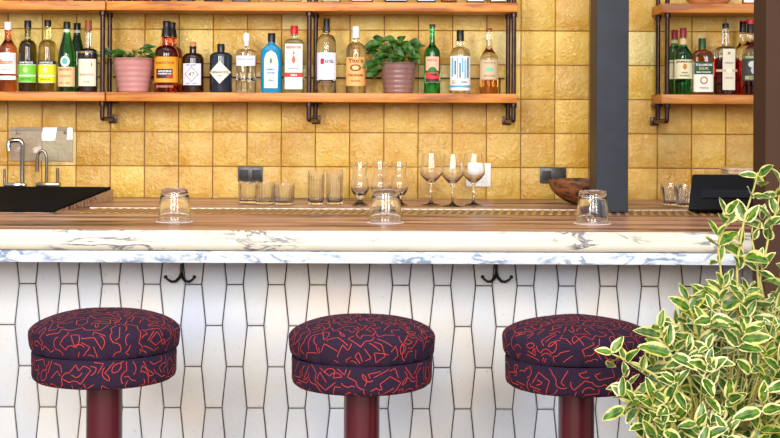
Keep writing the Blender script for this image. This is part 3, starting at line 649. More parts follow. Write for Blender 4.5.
def mat_leaf(name, g0, g1, edge=None, thr=0.5):
    m, N, L, b = nodes(name)
    uv = N.new('ShaderNodeUVMap'); sp_ = N.new('ShaderNodeSeparateXYZ'); L.new(uv.outputs[0], sp_.inputs[0])
    t = N.new('ShaderNodeTexCoord'); n1 = N.new('ShaderNodeTexNoise'); n1.inputs['Scale'].default_value = 60; n1.inputs['Detail'].default_value = 2
    L.new(t.outputs['Object'], n1.inputs['Vector'])
    r = ramp(N, [(0.35, g0), (0.65, g1)]); L.new(n1.outputs['Fac'], r.inputs[0]); col_ = r.outputs[0]
    def M(op, a, b_=None, c=None):
        x = N.new('ShaderNodeMath'); x.operation = op
        for s, v in zip(x.inputs, (a, b_, c)):
            if v is None: continue
            if hasattr(v, 'links'): L.new(v, s)
            else: s.default_value = v
        return x.outputs[0]
    av = M('ABSOLUTE', M('MULTIPLY_ADD', sp_.outputs[1], 2.0, -1.0))
    rib = ramp(N, [(0.0, (1, 1, 1)), (0.09, (0, 0, 0))]); L.new(av, rib.inputs[0])
    if edge:
        uu = M('ABSOLUTE', M('MULTIPLY_ADD', sp_.outputs[0], 2.0, -1.0)); uu = M('POWER', uu, 3.0)
        e = M('MAXIMUM', av, uu); e = M('ADD', e, M('MULTIPLY_ADD', n1.outputs['Fac'], 0.9, -0.45))
        er = ramp(N, [(thr, (0, 0, 0)), (thr + .07, (1, 1, 1))]); L.new(e, er.inputs[0])
        n4 = N.new('ShaderNodeTexNoise'); n4.inputs['Scale'].default_value = 9; L.new(t.outputs['Object'], n4.inputs['Vector'])
        ec = ramp(N, [(0.4, edge), (0.62, (190, 180, 84))]); L.new(n4.outputs['Fac'], ec.inputs[0])
        col_ = mixc(N, L, er.outputs[0], col_, ec.outputs[0])
        col_ = mixc(N, L, M('MULTIPLY', rib.outputs[0], 0.25), col_, (190, 200, 110))
    else:
        col_ = mixc(N, L, M('MULTIPLY', rib.outputs[0], 0.35), col_, (150, 180, 100))
    L.new(col_, b.inputs['Base Color']); b.inputs['Roughness'].default_value = 0.38
    tr = N.new('ShaderNodeBsdfTranslucent'); L.new(col_, tr.inputs[0]); mx = N.new('ShaderNodeMixShader'); mx.inputs[0].default_value = 0.15
    out = N['Material Output']; L.new(b.outputs[0], mx.inputs[1]); L.new(tr.outputs[0], mx.inputs[2]); L.new(mx.outputs[0], out.inputs[0])
    return m
M_POTHOS = mat_leaf('glossy_green_leaf', (30, 68, 22), (76, 122, 38))
M_STEMG = mat('green_stem', (104, 128, 60), 0.5)
def pot(px, wt, wb, ty, m, label, D=5.68):
    u = 1 / S(D); H = (93 - ty) * u; rt = wt / 2 * u; rb = wb / 2 * u
    t = thing('plant_pot', (X(px, D, 80), D, ZS1), label, 'potted plant')
    pr = [(0, 0), (rb * .95, 0), (rb, .003)]
    for k in range(1, 22): f = k / 22; pr.append((rb + (rt * .97 - rb) * f + .0012 * math.sin(f * 40) * (1 if f < .85 else 0), H * f))
    pr += [(rt, H * .96), (rt * 1.02, H - .002), (rt, H), (rt * .92, H - .001), (rt * .88, H - .015), (0, H - .016)]
    mk('pot', *lathe_vf(pr, 48), m, t, ang=60)
    mk('soil', *lathe_vf([(rt * .87, H - .0155), (rt * .5, H - .009), (0, H - .007)], 24), mat('dark_soil', (46, 32, 24), .95, noise=(90, (70, 50, 38), .2)), t)
    return t, u, H, rt
t1, u_, H1, rt1 = pot(133.5, 43, 30, 59, mat('pink_glazed_pot', (186, 126, 122), 0.3, coat=.3, noise=(12, (200, 142, 138), .25)), 'pink glazed pot with low dark green leaves on the lower shelf')
lv = Leaves(); st = MB(); rnd = random.Random(11)
for k in range(24):
    a = rnd.uniform(0, 2 * PI); ex = rnd.uniform(.2, .95); b = Vector((math.cos(a) * rt1 * ex, math.sin(a) * rt1 * min(ex, .95) * .8, H1 + rnd.uniform(-.004, .03) * (1.2 - .6 * ex) + .004))
    d = Vector((math.cos(a) + rnd.uniform(-.4, .4), math.sin(a) * .6 - .2, rnd.uniform(-.15, .3)))
    lv.add(b, d, Vector((rnd.uniform(-.3, .3), -.6, 1)).normalized(), rnd.uniform(.045, .06), rnd.uniform(.022, .03), droop=rnd.uniform(.1, .4))
    st.tube([(0, 0, H1 - .01), (b.x * .5, b.y * .5, b.z + .004), tuple(b)], .0012, seg=5)
# trailing shoot to the left
for q, (dx, dz) in enumerate(((-24, 6), (-27, 3), (-22, 9), (14, 12), (10, 13))):
    b = Vector((dx * u_, -.02, H1 + dz * u_ - .01)); lv.add(b, Vector((-.6 if dx < 0 else .6, -.2, .2)), Vector((0, -.8, .6)), .042, .02)
    st.tube([(dx * .5 * u_, 0, H1), tuple(b)], .0012, seg=5)
st.build('stems', M_STEMG, t1); lv.build('foliage', M_POTHOS, t1)
t2, u_, H2, rt2 = pot(398.5, 38, 29, 62, mat('mauve_brown_glazed_pot', (128, 92, 88), 0.3, coat=.3, noise=(12, (146, 106, 100), .25)), 'brown ribbed pot with a bushy green plant on the lower shelf')
lv = Leaves(); st = MB()
for k in range(62):
    px_ = rnd.uniform(-30, 19); top_ = 30 - abs(px_ + 3) * .32; pz = rnd.uniform(-2 if px_ > -20 else -12, top_)
    y_ = rnd.uniform(-.055, .045); b = Vector((px_ * u_ * .8, y_, H2 + pz * u_))
    d = Vector((px_ / 24 + rnd.uniform(-.5, .5), -.45 + rnd.uniform(-.3, .3), rnd.uniform(-.5, .35)))
    lv.add(b, d, Vector((rnd.uniform(-.4, .4), -.9, .7)).normalized(), rnd.uniform(.042, .062), rnd.uniform(.026, .038), droop=rnd.uniform(.1, .35), fold=.18)
    st.tube([(rnd.uniform(-.02, .02), rnd.uniform(-.02, .02), H2 - .01), (b.x * .5, b.y * .5, max(H2, b.z) * .5 + H2 * .5 + .01), tuple(b)], .0014, seg=5)
st.build('stems', M_STEMG, t2); lv.build('foliage', M_POTHOS, t2)

# ------------------------------------------------------------------ glassware
def vessel(outer, inner, seg=48, flute=None): return lathe_vf(outer + inner[::-1], seg, flute=flute)
DR = 5.41; ug = 1 / S(DR)
def flute_fn(n, amp, lo, hi): return lambda t, k, z: 1 + (amp * math.cos(n * t) if lo < z < hi else 0)
def tumbler(px, D, wt, wb, hpx, label, group, n=20, amp=.045, kind='tumbler'):
    u = 1 / S(D); H = hpx * u; rt = wt / 2 * u; rb = wb / 2 * u; N_ = 10
    out = [(0, 0.0), (rb * .9, 0), (rb, .003)] + [(rb + (rt - rb) * k / N_, .003 + (H - .004) * k / N_) for k in range(1, N_ + 1)]
    th = .0022
    inn = [(0, .010), (rb * .75, .0105), (rb - th, .014)] + [(rb + (rt - rb) * k / N_ - th, .014 + (H - .015) * k / N_) for k in range(1, N_ + 1)]
    o = mk(kind, *vessel(out, inn, seg=96, flute=lambda t_, k, z: 1 + (amp * math.cos(n * t_) if k < len(out) and .006 < z < H * .82 else 0)), M_CLEAR2, loc=(X(px, D, 205), D, ZC), ang=60)
    tag(o, label, 'glass', group); return o
for px, D, lb in ((248.5, 5.46, 'short ribbed tumbler nearest the black socket, leftmost of its row'), (265, 5.40, 'short ribbed tumbler in the middle of the row of three'), (284.5, 5.38, 'short ribbed tumbler on the right of the row of three')):
    tumbler(px, D, 20, 19, 22.5, lb, 'short ribbed tumblers')
for px, D, lb in ((316, 5.40, 'tall ribbed highball glass on the left of the pair'), (334.5, 5.42, 'tall ribbed highball glass on the right of the pair')):
    tumbler(px, D, 16.5, 15.5, 35, lb, 'tall highball glasses')
for px, D, lb in ((670.5, 5.44, 'short fluted tumbler at the right, farther from the black till'), (684.5, 5.36, 'short fluted tumbler at the right, next to the black till')):
    tumbler(px, D, 21, 15, 22.5, lb, 'short fluted tumblers by the till', n=14, amp=.06)
for px, D, lb in ((359.8, 5.37, 'curved footed beer glass left of three'), (380, 5.40, 'curved footed beer glass in the middle of three'), (399, 5.39, 'curved footed beer glass right of three')):
    u = 1 / S(D); pts = [(8.3, 0), (8.3, 1.2), (4, 3), (2.6, 6), (2.6, 8), (6, 11), (9, 16), (9.6, 20), (8.6, 25), (6.8, 29), (6.6, 32), (7.4, 38), (7.9, 43.5)]
    out = [(0, 0)] + [(a * u, b * u) for a, b in pts]
    inn = [(0, 10.5 * u), (4.5 * u, 11.8 * u)] + [((a - .55) * u, b * u) for a, b in pts[6:]]
    o = mk('beer_glass', *vessel(out, inn, 40), M_CLEAR, loc=(X(px, D, 205), D, ZC), ang=60); tag(o, lb, 'glass', 'curved footed beer glasses')
for px, D, lb in ((431, 5.41, 'stemmed wine glass left of three'), (452.5, 5.355, 'stemmed wine glass in the middle of three'), (473.5, 5.41, 'stemmed wine glass right of three, in front of the white socket')):
    u = 1 / S(D); pts = [(9.5, 0), (9.5, .6), (3, 2), (1.3, 4), (1.1, 12), (1.4, 20), (3, 22.5), (8, 27), (11.2, 31.5), (11.4, 35), (10.4, 44), (8.8, 52)]
    out = [(0, 0)] + [(a * u, b * u) for a, b in pts]
    inn = [(0, 23.2 * u), (2.5 * u, 23.8 * u), (7.4 * u, 28 * u), (10.8 * u, 32 * u), (11 * u, 35 * u), (10.05 * u, 44 * u), (8.5 * u, 52 * u)]
    o = mk('wine_glass', *vessel(out, inn, 40), M_CLEAR, loc=(X(px, D, 205), D, ZC), ang=60); tag(o, lb, 'wine glass', 'stemmed wine glasses')
for px, lb in ((174.5, 'upturned rocks glass on the bar, leftmost of the three on coasters'), (385.5, 'upturned rocks glass in front of the footed beer glasses'), (592.5, 'upturned rocks glass in front of the steel column')):
    D = 4.55; u = 1 / S(D); z0 = .0022
    out = [(15.8 * u, z0), (16.3 * u, z0 + 2 * u), (15.4 * u, z0 + 14 * u), (14 * u, z0 + 27 * u), (13.4 * u, z0 + 31.2 * u), (12.6 * u, z0 + 32.6 * u), (10.5 * u, z0 + 32.6 * u), (9.5 * u, z0 + 31.4 * u), (0, z0 + 31.4 * u)]
    inn = [(15.2 * u, z0), (15.6 * u, z0 + 2 * u), (14.6 * u, z0 + 14 * u), (12.9 * u, z0 + 24 * u), (11.5 * u, z0 + 26.5 * u), (0, z0 + 26.8 * u)]
    o = mk('rocks_glass', *lathe_vf(inn[::-1] + out, 56), M_CLEAR, loc=(X(px, D, 222), D, ZC), ang=60); tag(o, lb, 'glass', 'upturned rocks glasses along the bar')
    o = mk('coaster', *lathe_vf([(0, 0), (18.6 * u, 0), (19 * u, .0008), (18.6 * u, .0018), (0, .0018)], 48), mat('pale_coaster', (226, 206, 200), .4), loc=(X(px, D, 222), D, ZC))
    tag(o, 'pale round coaster under the ' + {174: 'left', 385: 'middle', 592: 'right'}[int(px)] + ' upturned rocks glass', 'coaster', 'coasters along the bar')

# ------------------------------------------------------------------ sink side: mat, taps, panel, sockets
cm = thing('drainboard', (0, 5.0, ZC), 'black rubber covered sloping drainboard with veined stone side on the left of the worktop', 'drainboard')
pA = P(113.5, 201, 5.62); pF = P(53, 216.5, 4.90)
xb_, xf_ = pA.x, pF.x; yb_, yf_ = pA.y - 5.0, pF.y - 5.0
hb = 11.0 / S(5.62); hf = 0.006
def wedge(x0, xf, xb, yf, yb, zf0, zb0, zf1, zb1):
    V = [Vector(v) for v in ((x0, yf, zf0), (xf, yf, zf0), (xb, yb, zb0), (x0, yb, zb0), (x0, yf, zf1), (xf, yf, zf1), (xb, yb, zb1), (x0, yb, zb1))]
    return V, [[3, 2, 1, 0], [4, 5, 6, 7], [0, 1, 5, 4], [1, 2, 6, 5], [2, 3, 7, 6], [3, 0, 4, 7]]
mk('stone_ramp', *wedge(-1.74, xf_, xb_, yf_, yb_, 0, 0, hf * .5, hb), mat_marble('brown_marble_side', (182, 140, 112), (70, 58, 54), scale=(12, 12, 12), amount=.05), cm, smooth=False)
mk('rubber_mat', *wedge(-1.74, xf_ + .002, xb_ - .01, yf_ - .002, yb_ - .005, hf * .5 + .0003, hb + .0003, hf + .003, hb + .009), M_BLKRUB, cm, smooth=False)
zdt = ZC + hb + .009
# square necked tap
DT = 5.70; uT = 1 / S(DT); zT = ZC
def tp(px, py): v = P(px, py, DT); return v
t = thing('tap', (tp(22, 190).x, DT, zT), 'chrome tap with tall square bent spout behind the black drainboard', 'tap')
def rel(px, py, o_, y=0): v = P(px, py, DT); return (v.x - o_.location.x, y, v.z - zT)
m_ = MB(); m_.tube([rel(22.3, 196, t), rel(22.3, 146, t), rel(21.9, 142.5, t), rel(20.6, 140.8, t), rel(18, 140.2, t), rel(13, 140.2, t), rel(9.8, 141.2, t), rel(8.6, 143.5, t), rel(8.9, 147, t, -.004), rel(9.8, 151, t, -.006)], [.0095] * 2 + [.0105] * 8, seg=14)
m_.build('spout', M_CHROME, t)
m_ = MB(); a_ = rel(5, 187.5, t); b_ = rel(26, 183, t); m_.box(a_[0], b_[0], -.022, .022, a_[2], b_[2], bev=.004); m_.box(a_[0] + .004, b_[0] - .004, -.018, .018, 0, a_[2] + .001); m_.build('tap_body', M_CHROME, t)
m_ = MB(); m_.tube([rel(4.5, 186, t), rel(4.5, 169, t)], .0055, seg=12); m_.build('tap_handle', M_CHROME, t)
t = thing('tap', (tp(46, 190).x, DT, zT), 'slim brushed steel swan neck tap right of the chrome one', 'tap')
pts = [rel(46.6, 188, t), rel(46.6, 158, t)] + [rel(42 + 4.6 * math.cos(a), 158 - 7.4 * math.sin(a), t) for a in [PI * i / 10 for i in range(1, 10)]] + [rel(37.4, 158, t), rel(37.2, 170, t)]
m_ = MB(); m_.tube(pts, .0062, seg=12); m_.tube([rel(37.25, 166, t), rel(37.2, 171.5, t)], .0078, seg=12); m_.build('spout', M_BRUSH, t)
m_ = MB(); a_ = rel(37, 187.5, t); b_ = rel(60, 182.5, t); m_.box(a_[0], b_[0], -.02, .02, a_[2], b_[2], bev=.003); m_.box(a_[0] + .004, b_[0] - .004, -.016, .016, 0, a_[2] + .001); m_.build('tap_body', M_BRUSH, t)
m_ = MB(); m_.tube([rel(57.5, 183, t), rel(57.5, 168, t)], .0062, seg=12); m_.build('tap_handle', M_BRUSH, t)
YW = DW - 0.012
def wall_box(name, x0, y0, x1, y1, dep, m, label, cat, parts=()):
    a = P(x0, y0, DW); b = P(x1, y1, DW); cxx = (a.x + b.x) / 2; czz = (a.z + b.z) / 2
    t = thing(name, (cxx, YW + .002, czz), label, cat)
    hx, hz = (b.x - a.x) / 2, (a.z - b.z) / 2
    V, Fc = box_vf(-hx, hx, -dep, 0, -hz, hz, bev=.002); mk('cover_plate', V, Fc, m, t)
    for (fx, fz, sx_, sz_, c) in parts:
        V, Fc = box_vf(fx * hx - sx_ * hx, fx * hx + sx_ * hx, -dep - .0025, -dep + .001, fz * hz - sz_ * hz, fz * hz + sz_ * hz, bev=.0008); mk('socket', V, Fc, paint(c), t)
    return t
M_SOCK = mat('dark_socket_plate', (46, 44, 44), .3, noise=(40, (70, 66, 64), .2))
wall_box('wall_socket', 238.5, 166.5, 263, 182, .012, M_SOCK, 'black wall socket above the row of short ribbed tumblers', 'socket', [(-.5, 0, .34, .6, (34, 32, 32)), (.5, 0, .34, .6, (34, 32, 32))])
wall_box('wall_socket', 539.5, 167.5, 565.5, 183, .012, M_SOCK, 'black wall socket above the dark wooden bowl', 'socket', [(-.5, 0, .34, .6, (40, 38, 36)), (.5, 0, .34, .6, (40, 38, 36))])
wall_box('wall_socket', 466, 163, 490.5, 186.5, .008, mat('white_socket_plate', (240, 238, 232), .35), 'white wall socket behind the wine glasses', 'socket', [(-.48, 0, .3, .65, (232, 230, 224)), (.48, 0, .3, .65, (232, 230, 224))])
a = P(11, 127, DW); b = P(74, 161, DW)
t = thing('splash_panel', ((a.x + b.x) / 2, YW, (a.z + b.z) / 2), 'clear acrylic splash panel screwed to the tiles behind the taps', 'panel')
hx, hz = (b.x - a.x) / 2, (a.z - b.z) / 2
V, Fc = box_vf(-hx, hx, -.012, -.006, -hz, hz, bev=.0012); mk('acrylic_sheet', V, Fc, mat('acrylic', (248, 248, 246), .04, trans=.86, ior=1.49), t)
for sx_ in (-1, 1):
    m_ = MB(); V, Fc = lathe_vf([(0, 0), (.006, 0), (.006, .003), (.003, .0045), (0, .0045)], 12); V = [Vector((v.x + sx_ * (hx - .032), -.012 - v.z, v.y + hz - .022)) for v in V]; m_.add((V, Fc))
    V, Fc = lathe_vf([(0.003, -.0), (.003, .0055)], 10); V = [Vector((v.x + sx_ * (hx - .032), -v.z, v.y + hz - .022)) for v in V]; m_.add((V, Fc)); m_.build('standoff_screw', M_BRUSH, t)

# ------------------------------------------------------------------ till at the right
DK = 4.97; uk = 1 / S(DK)
a = P(689.5, 214.5, DK); zz = ZC + .005
tl = thing('till', (a.x + .16, DK, zz), 'black till screen leaning back on the worktop beside the brown pillar', 'till')
x0 = -.16; x1 = .155; hgt = 36 * uk
# leaning slab: bottom at y=0, top leans back 0.14 ; narrower at the top
def slab(xa, xb, xa2, xb2, y0, z0, y1, z1, th):
    n = Vector((0, -(z1 - z0), (y1 - y0))).normalized() * th
    q = [Vector((xa, y0, z0)), Vector((xb, y0, z0)), Vector((xb2, y1, z1)), Vector((xa2, y1, z1))]
    V = [p + n for p in q] + q
    return V, [[0, 1, 2, 3], [7, 6, 5, 4], [0, 4, 5, 1], [1, 5, 6, 2], [2, 6, 7, 3], [3, 7, 4, 0]]
def bev_obj(o, w_):
    bm = bmesh.new(); bm.from_mesh(o.data); bmesh.ops.recalc_face_normals(bm, faces=bm.faces[:]); bmesh.ops.bevel(bm, geom=bm.edges[:], offset=w_, segments=3, profile=.5, affect='EDGES'); bm.to_mesh(o.data); bm.free()
    o.data.shade_smooth(); o.data.set_sharp_from_angle(angle=math.radians(40))
M_TILL = mat('till_black', (8, 8, 9), .5, spec=.2)
o = mk('till_case', *slab(x0, x1, x0 + .036, x1 - .0, 0.02, 0.004, .13, hgt - .004, .016), M_TILL, tl); bev_obj(o, .005)
o = mk('till_screen', *slab(x0 + .05, x1 - .02, x0 + .06, x1 - .02, .02 + .029, .044 - .003, .02 + .085, .044 + .046, .0168), mat('glossy_screen', (16, 16, 18), .2, spec=.3), tl); bev_obj(o, .0008)
m_ = MB(); m_.box(x0 + .03, x1 - .03, .05, .17, 0, .004, bev=.001); m_.add(slab(-.05, .05, -.05, .05, .10, .004, .125, .09, .01)); m_.build('till_stand', M_TILL, tl)
# cream cloth stack seen above the till
a = P(728, 166, 5.60); 
m_ = MB()
o = thing('folded_cloth', (P(741, 170, 5.6).x, 5.66, ZC), 'stack of folded cream cloths against the tiles above the black till', 'cloth')
zc_ = 0; kk = 0
while zc_ < P(741, 169, 5.6).z - ZC:
    V, Fc = box_vf(-.055 + .004 * (kk % 2), .075, -.06, .06, zc_, zc_ + .0125, bev=.005, seg=3); mk('cloth_fold', V, Fc, mat('cream_cloth', (222, 200, 168), .9, noise=(50, (186, 150, 110), .2)), o); zc_ += .0128; kk += 1

# ------------------------------------------------------------------ stools
def mat_fabric():
    m, N, L, b = nodes('aubergine_fabric')
    t = N.new('ShaderNodeTexCoord'); n = N.new('ShaderNodeTexNoise'); n.inputs['Scale'].default_value = 350; n.inputs['Detail'].default_value = 2
    L.new(t.outputs['Object'], n.inputs['Vector']); r = ramp(N, [(0.3, (28, 16, 32)), (0.7, (48, 30, 54))]); L.new(n.outputs['Fac'], r.inputs[0]); L.new(r.outputs[0], b.inputs['Base Color'])
    b.inputs['Roughness'].default_value = .9; b.inputs['Specular IOR Level'].default_value = .2
    u = N.new('ShaderNodeBump'); u.inputs['Strength'].default_value = .3; u.inputs['Distance'].default_value = .001; L.new(n.outputs['Fac'], u.inputs['Height']); L.new(u.outputs[0], b.inputs['Normal'])
    return m
M_FAB = mat_fabric(); M_THREAD = mat('orange_red_thread', (186, 54, 36), .8)
def strokes(rnd, wd, ht, wrap, spacing):
    """random angular and curly strokes covering a wd x ht sheet, starts kept apart"""
    out = []; occ = {}; cell = spacing
    def near(p, own):
        cx, cy = int(p[0] // cell), int(p[1] // cell)
        for i in (-1, 0, 1):
            for j in (-1, 0, 1):
                for q, oid in occ.get((cx + i, cy + j), ()):
                    if oid != own and (q[0] - p[0]) ** 2 + (q[1] - p[1]) ** 2 < (cell * .36) ** 2: return True
        return False
    for sid in range(int(wd * ht / spacing ** 2 * 6)):
        p = (rnd.uniform(0, wd), rnd.uniform(0, ht)); a = rnd.uniform(0, 2 * PI); pts = [p]
        if near(p, sid): continue
        step = spacing * .26; mode = rnd.random(); ok = True; n_seg = rnd.randint(5, 10)
        for s_ in range(n_seg):
            L_n = rnd.randint(4, 11); turn = rnd.choice((0, 0, 0, 0, 0, 0.2, -0.2)) if mode < .8 else rnd.choice((.22, -.22))
            for q in range(L_n):
                a += turn; p = (p[0] + math.cos(a) * step, p[1] + math.sin(a) * step)
                if not (0 < p[1] < ht) or (not wrap and not 0 < p[0] < wd) or near(p, sid): ok = False; break
                pts.append(p)
            if not ok: break
            a += rnd.choice((1, -1)) * rnd.uniform(.7, 2.0)
        if len(pts) > 9:
            out.append(pts)
            for p in pts: occ.setdefault((int(p[0] // cell), int(p[1] // cell)), []).append((p, sid))
    return out
def ribbon(pts3, nrm3, w_):
    V = []; Fc = []; n = len(pts3)
    for i in range(n):
        d = (pts3[min(n - 1, i + 1)] - pts3[max(0, i - 1)]); s_ = d.cross(nrm3[i])
        if s_.length < 1e-9: s_ = Vector((1, 0, 0))
        s_.normalize(); V += [pts3[i] + s_ * w_ / 2, pts3[i] - s_ * w_ / 2]
    for i in range(n - 1): Fc.append([2 * i, 2 * i + 1, 2 * i + 3, 2 * i + 2])
    return V, Fc
def stool(px, dy, label, seed, seat_px):
    D = 3.87; u = 1 / S(D); rnd = random.Random(seed)
    t = thing('bar_stool', (X(px, D, 350), D, 0), label, 'stool', 'round padded bar stools')
    zz = lambda y: EYE - (y + dy - 110) * u
    RB = 71.0 * u * seat_px; RC = 74.3 * u * seat_px; zb_, zs_, zt_ = zz(379.5), zz(349), zz(311)
    # profiles
    band = [(0, zb_), (RB * .55, zb_), (RB * .86, zb_ + .001), (RB * .94, zb_ + .004), (RB * .985, zb_ + .011), (RB, zb_ + .02), (RB, zs_ - .005), (RB * .992, zs_ - .0015)]
    ph = [rnd.uniform(0, 6) for _ in range(8)]
    def wob(th, z):       # puckers close to the seam
        k = math.exp(-((z - zs_) / .022) ** 2)
        return k * .0045 * (math.sin(17 * th + ph[0]) * .5 + math.sin(29 * th + ph[1]) * .35 + math.sin(43 * th + ph[2]) * .3) + .0022 * math.sin(3 * th + ph[3]) + .0015 * math.sin(5 * th + ph[4])
    cus = [(RB * .975, zs_ - .0012)]
    zw = zz(331)
    for k in range(1, 8):
        f = k / 8; a = f * PI / 2; cus.append((RB * .975 + (RC - RB * .975) * math.sin(a) ** .8, zs_ + .001 + (zw - zs_) * (1 - math.cos(a)) ** .8 * 1.0))
    for k in range(0, 25):
        f = k / 24; r = RC * math.cos(f * PI / 2) ** .75 if f < 1 else 0
        r = RC * math.cos(f * PI / 2) if f < 1 else 0
        z = zw + (zt_ - zw) * math.sin(f * PI / 2)
        dent = .014 * math.exp(-(r / .03) ** 2)
        if k == 0: r, z = RC, zw
        cus.append((r, z - dent))
    # arc lengths
    def at_profile(prof):
        L = [0]
        for a, b in zip(prof, prof[1:]): L.append(L[-1] + math.hypot(b[0] - a[0], b[1] - a[1]))
        def f(s_):
            s_ = max(0, min(L[-1] - 1e-6, s_))
            for i in range(len(L) - 1):
                if L[i + 1] >= s_:
                    q = (s_ - L[i]) / max(1e-9, L[i + 1] - L[i]); a, b = prof[i], prof[i + 1]
                    n = Vector((b[1] - a[1], 0, -(b[0] - a[0]))); n.normalize()
                    return a[0] + (b[0] - a[0]) * q, a[1] + (b[1] - a[1]) * q, n
        return f, L[-1]
    def surf(r, z, th, wf): 
        rr = r + (wob(th, z) * min(1, r / (RC * .5)) if wf else wob(th, z) * .35)
        return Vector((rr * math.cos(th), rr * math.sin(th), z + (.0016 * math.sin(4 * th + ph[5]) * (r / RC) if wf else 0)))
    def body(prof, wf):
        V = []; Fc = []; seg = 144; rings = []
        for (r, z) in prof:
            if r < 1e-6: rings.append([len(V)]); V.append(Vector((0, 0, z))); continue
            rings.append(list(range(len(V), len(V) + seg))); V += [surf(r, z, 2 * PI * i / seg, wf) for i in range(seg)]
        for a, b in zip(rings, rings[1:]):
            for i in range(seg):
                j = (i + 1) % seg
                if len(a) == 1: Fc.append([a[0], b[j], b[i]])
                elif len(b) == 1: Fc.append([a[i], a[j], b[0]])
                else: Fc.append([a[i], a[j], b[j], b[i]])
        return V, Fc
    wline = .0017
    # cushion
    V, Fc = body(cus, True); mb = MB(); mb.add((V, Fc)); idx = [0] * len(Fc)
    f, Lc = at_profile(cus); Rsheet = Lc
    for pts in strokes(rnd, 2 * Rsheet, 2 * Rsheet, False, .016):
        p3 = []; n3 = []
        for (x, y) in pts:
            x -= Rsheet; y -= Rsheet; rho = math.hypot(x, y)
            if rho > Rsheet - .012: break
            th = math.atan2(y, x); r, z, n = f(Lc - rho)
            nn = Vector((n.x * math.cos(th), n.x * math.sin(th), n.z))
            p3.append(surf(r, z, th, True) + nn * .0009); n3.append(nn)
        if len(p3) > 3: rb = ribbon(p3, n3, wline); mb.add(rb); idx += [1] * len(rb[1])
    mk('cushion', mb.V, mb.F, [M_FAB, M_THREAD], t, mi=idx, ang=60)
    V, Fc = body(band, False); mb = MB(); mb.add((V, Fc)); idx = [0] * len(Fc); f, Lb = at_profile(band); s0 = RB * .8
    for pts in strokes(rnd, 2 * PI * RB, Lb - s0 - .004, True, .016):
        p3 = []; n3 = []
        for (x, y) in pts:
            th = x / RB; r, z, n = f(y + s0); nn = Vector((n.x * math.cos(th), n.x * math.sin(th), n.z))
            p3.append(surf(r, z, th, False) + nn * .0009); n3.append(nn)
        rb = ribbon(p3, n3, wline); mb.add(rb); idx += [1] * len(rb[1])
    mk('seat_band', mb.V, mb.F, [M_FAB, M_THREAD], t, mi=idx, ang=60)
    mk('button', *lathe_vf([(0, zt_ - .017), (.011, zt_ - .015), (.0115, zt_ - .012), (.008, zt_ - .0095), (0, zt_ - .0085)], 20), M_FAB, t)
    mk('seat_plate', *lathe_vf([(0, zb_ - .007), (.094, zb_ - .007), (.096, zb_ - .0055), (.096, zb_ - .0003), (0, zb_ - .0003)], 40), mat('dark_plate', (30, 22, 24), .5), t)
    mk('pole', *lathe_vf([(0, .03), (.0495, .03), (.0495, zb_ - .0072), (0, zb_ - .0072)], 48), M_BURG, t)
    mk('floor_flange', *lathe_vf([(0, 0), (.16, 0), (.16, .006), (.15, .012), (.06, .03), (0, .0298)], 48), M_BURG, t)
stool(104.6, 0.0, 'round bar stool in purple fabric with red squiggles, leftmost of the three', 21, 1.0)
stool(362, 5.0, 'round bar stool in purple fabric with red squiggles, middle of the three', 35, .985)
stool(576.6, 5.0, 'round bar stool in purple fabric with red squiggles, half behind the shrub', 52, 1.0)

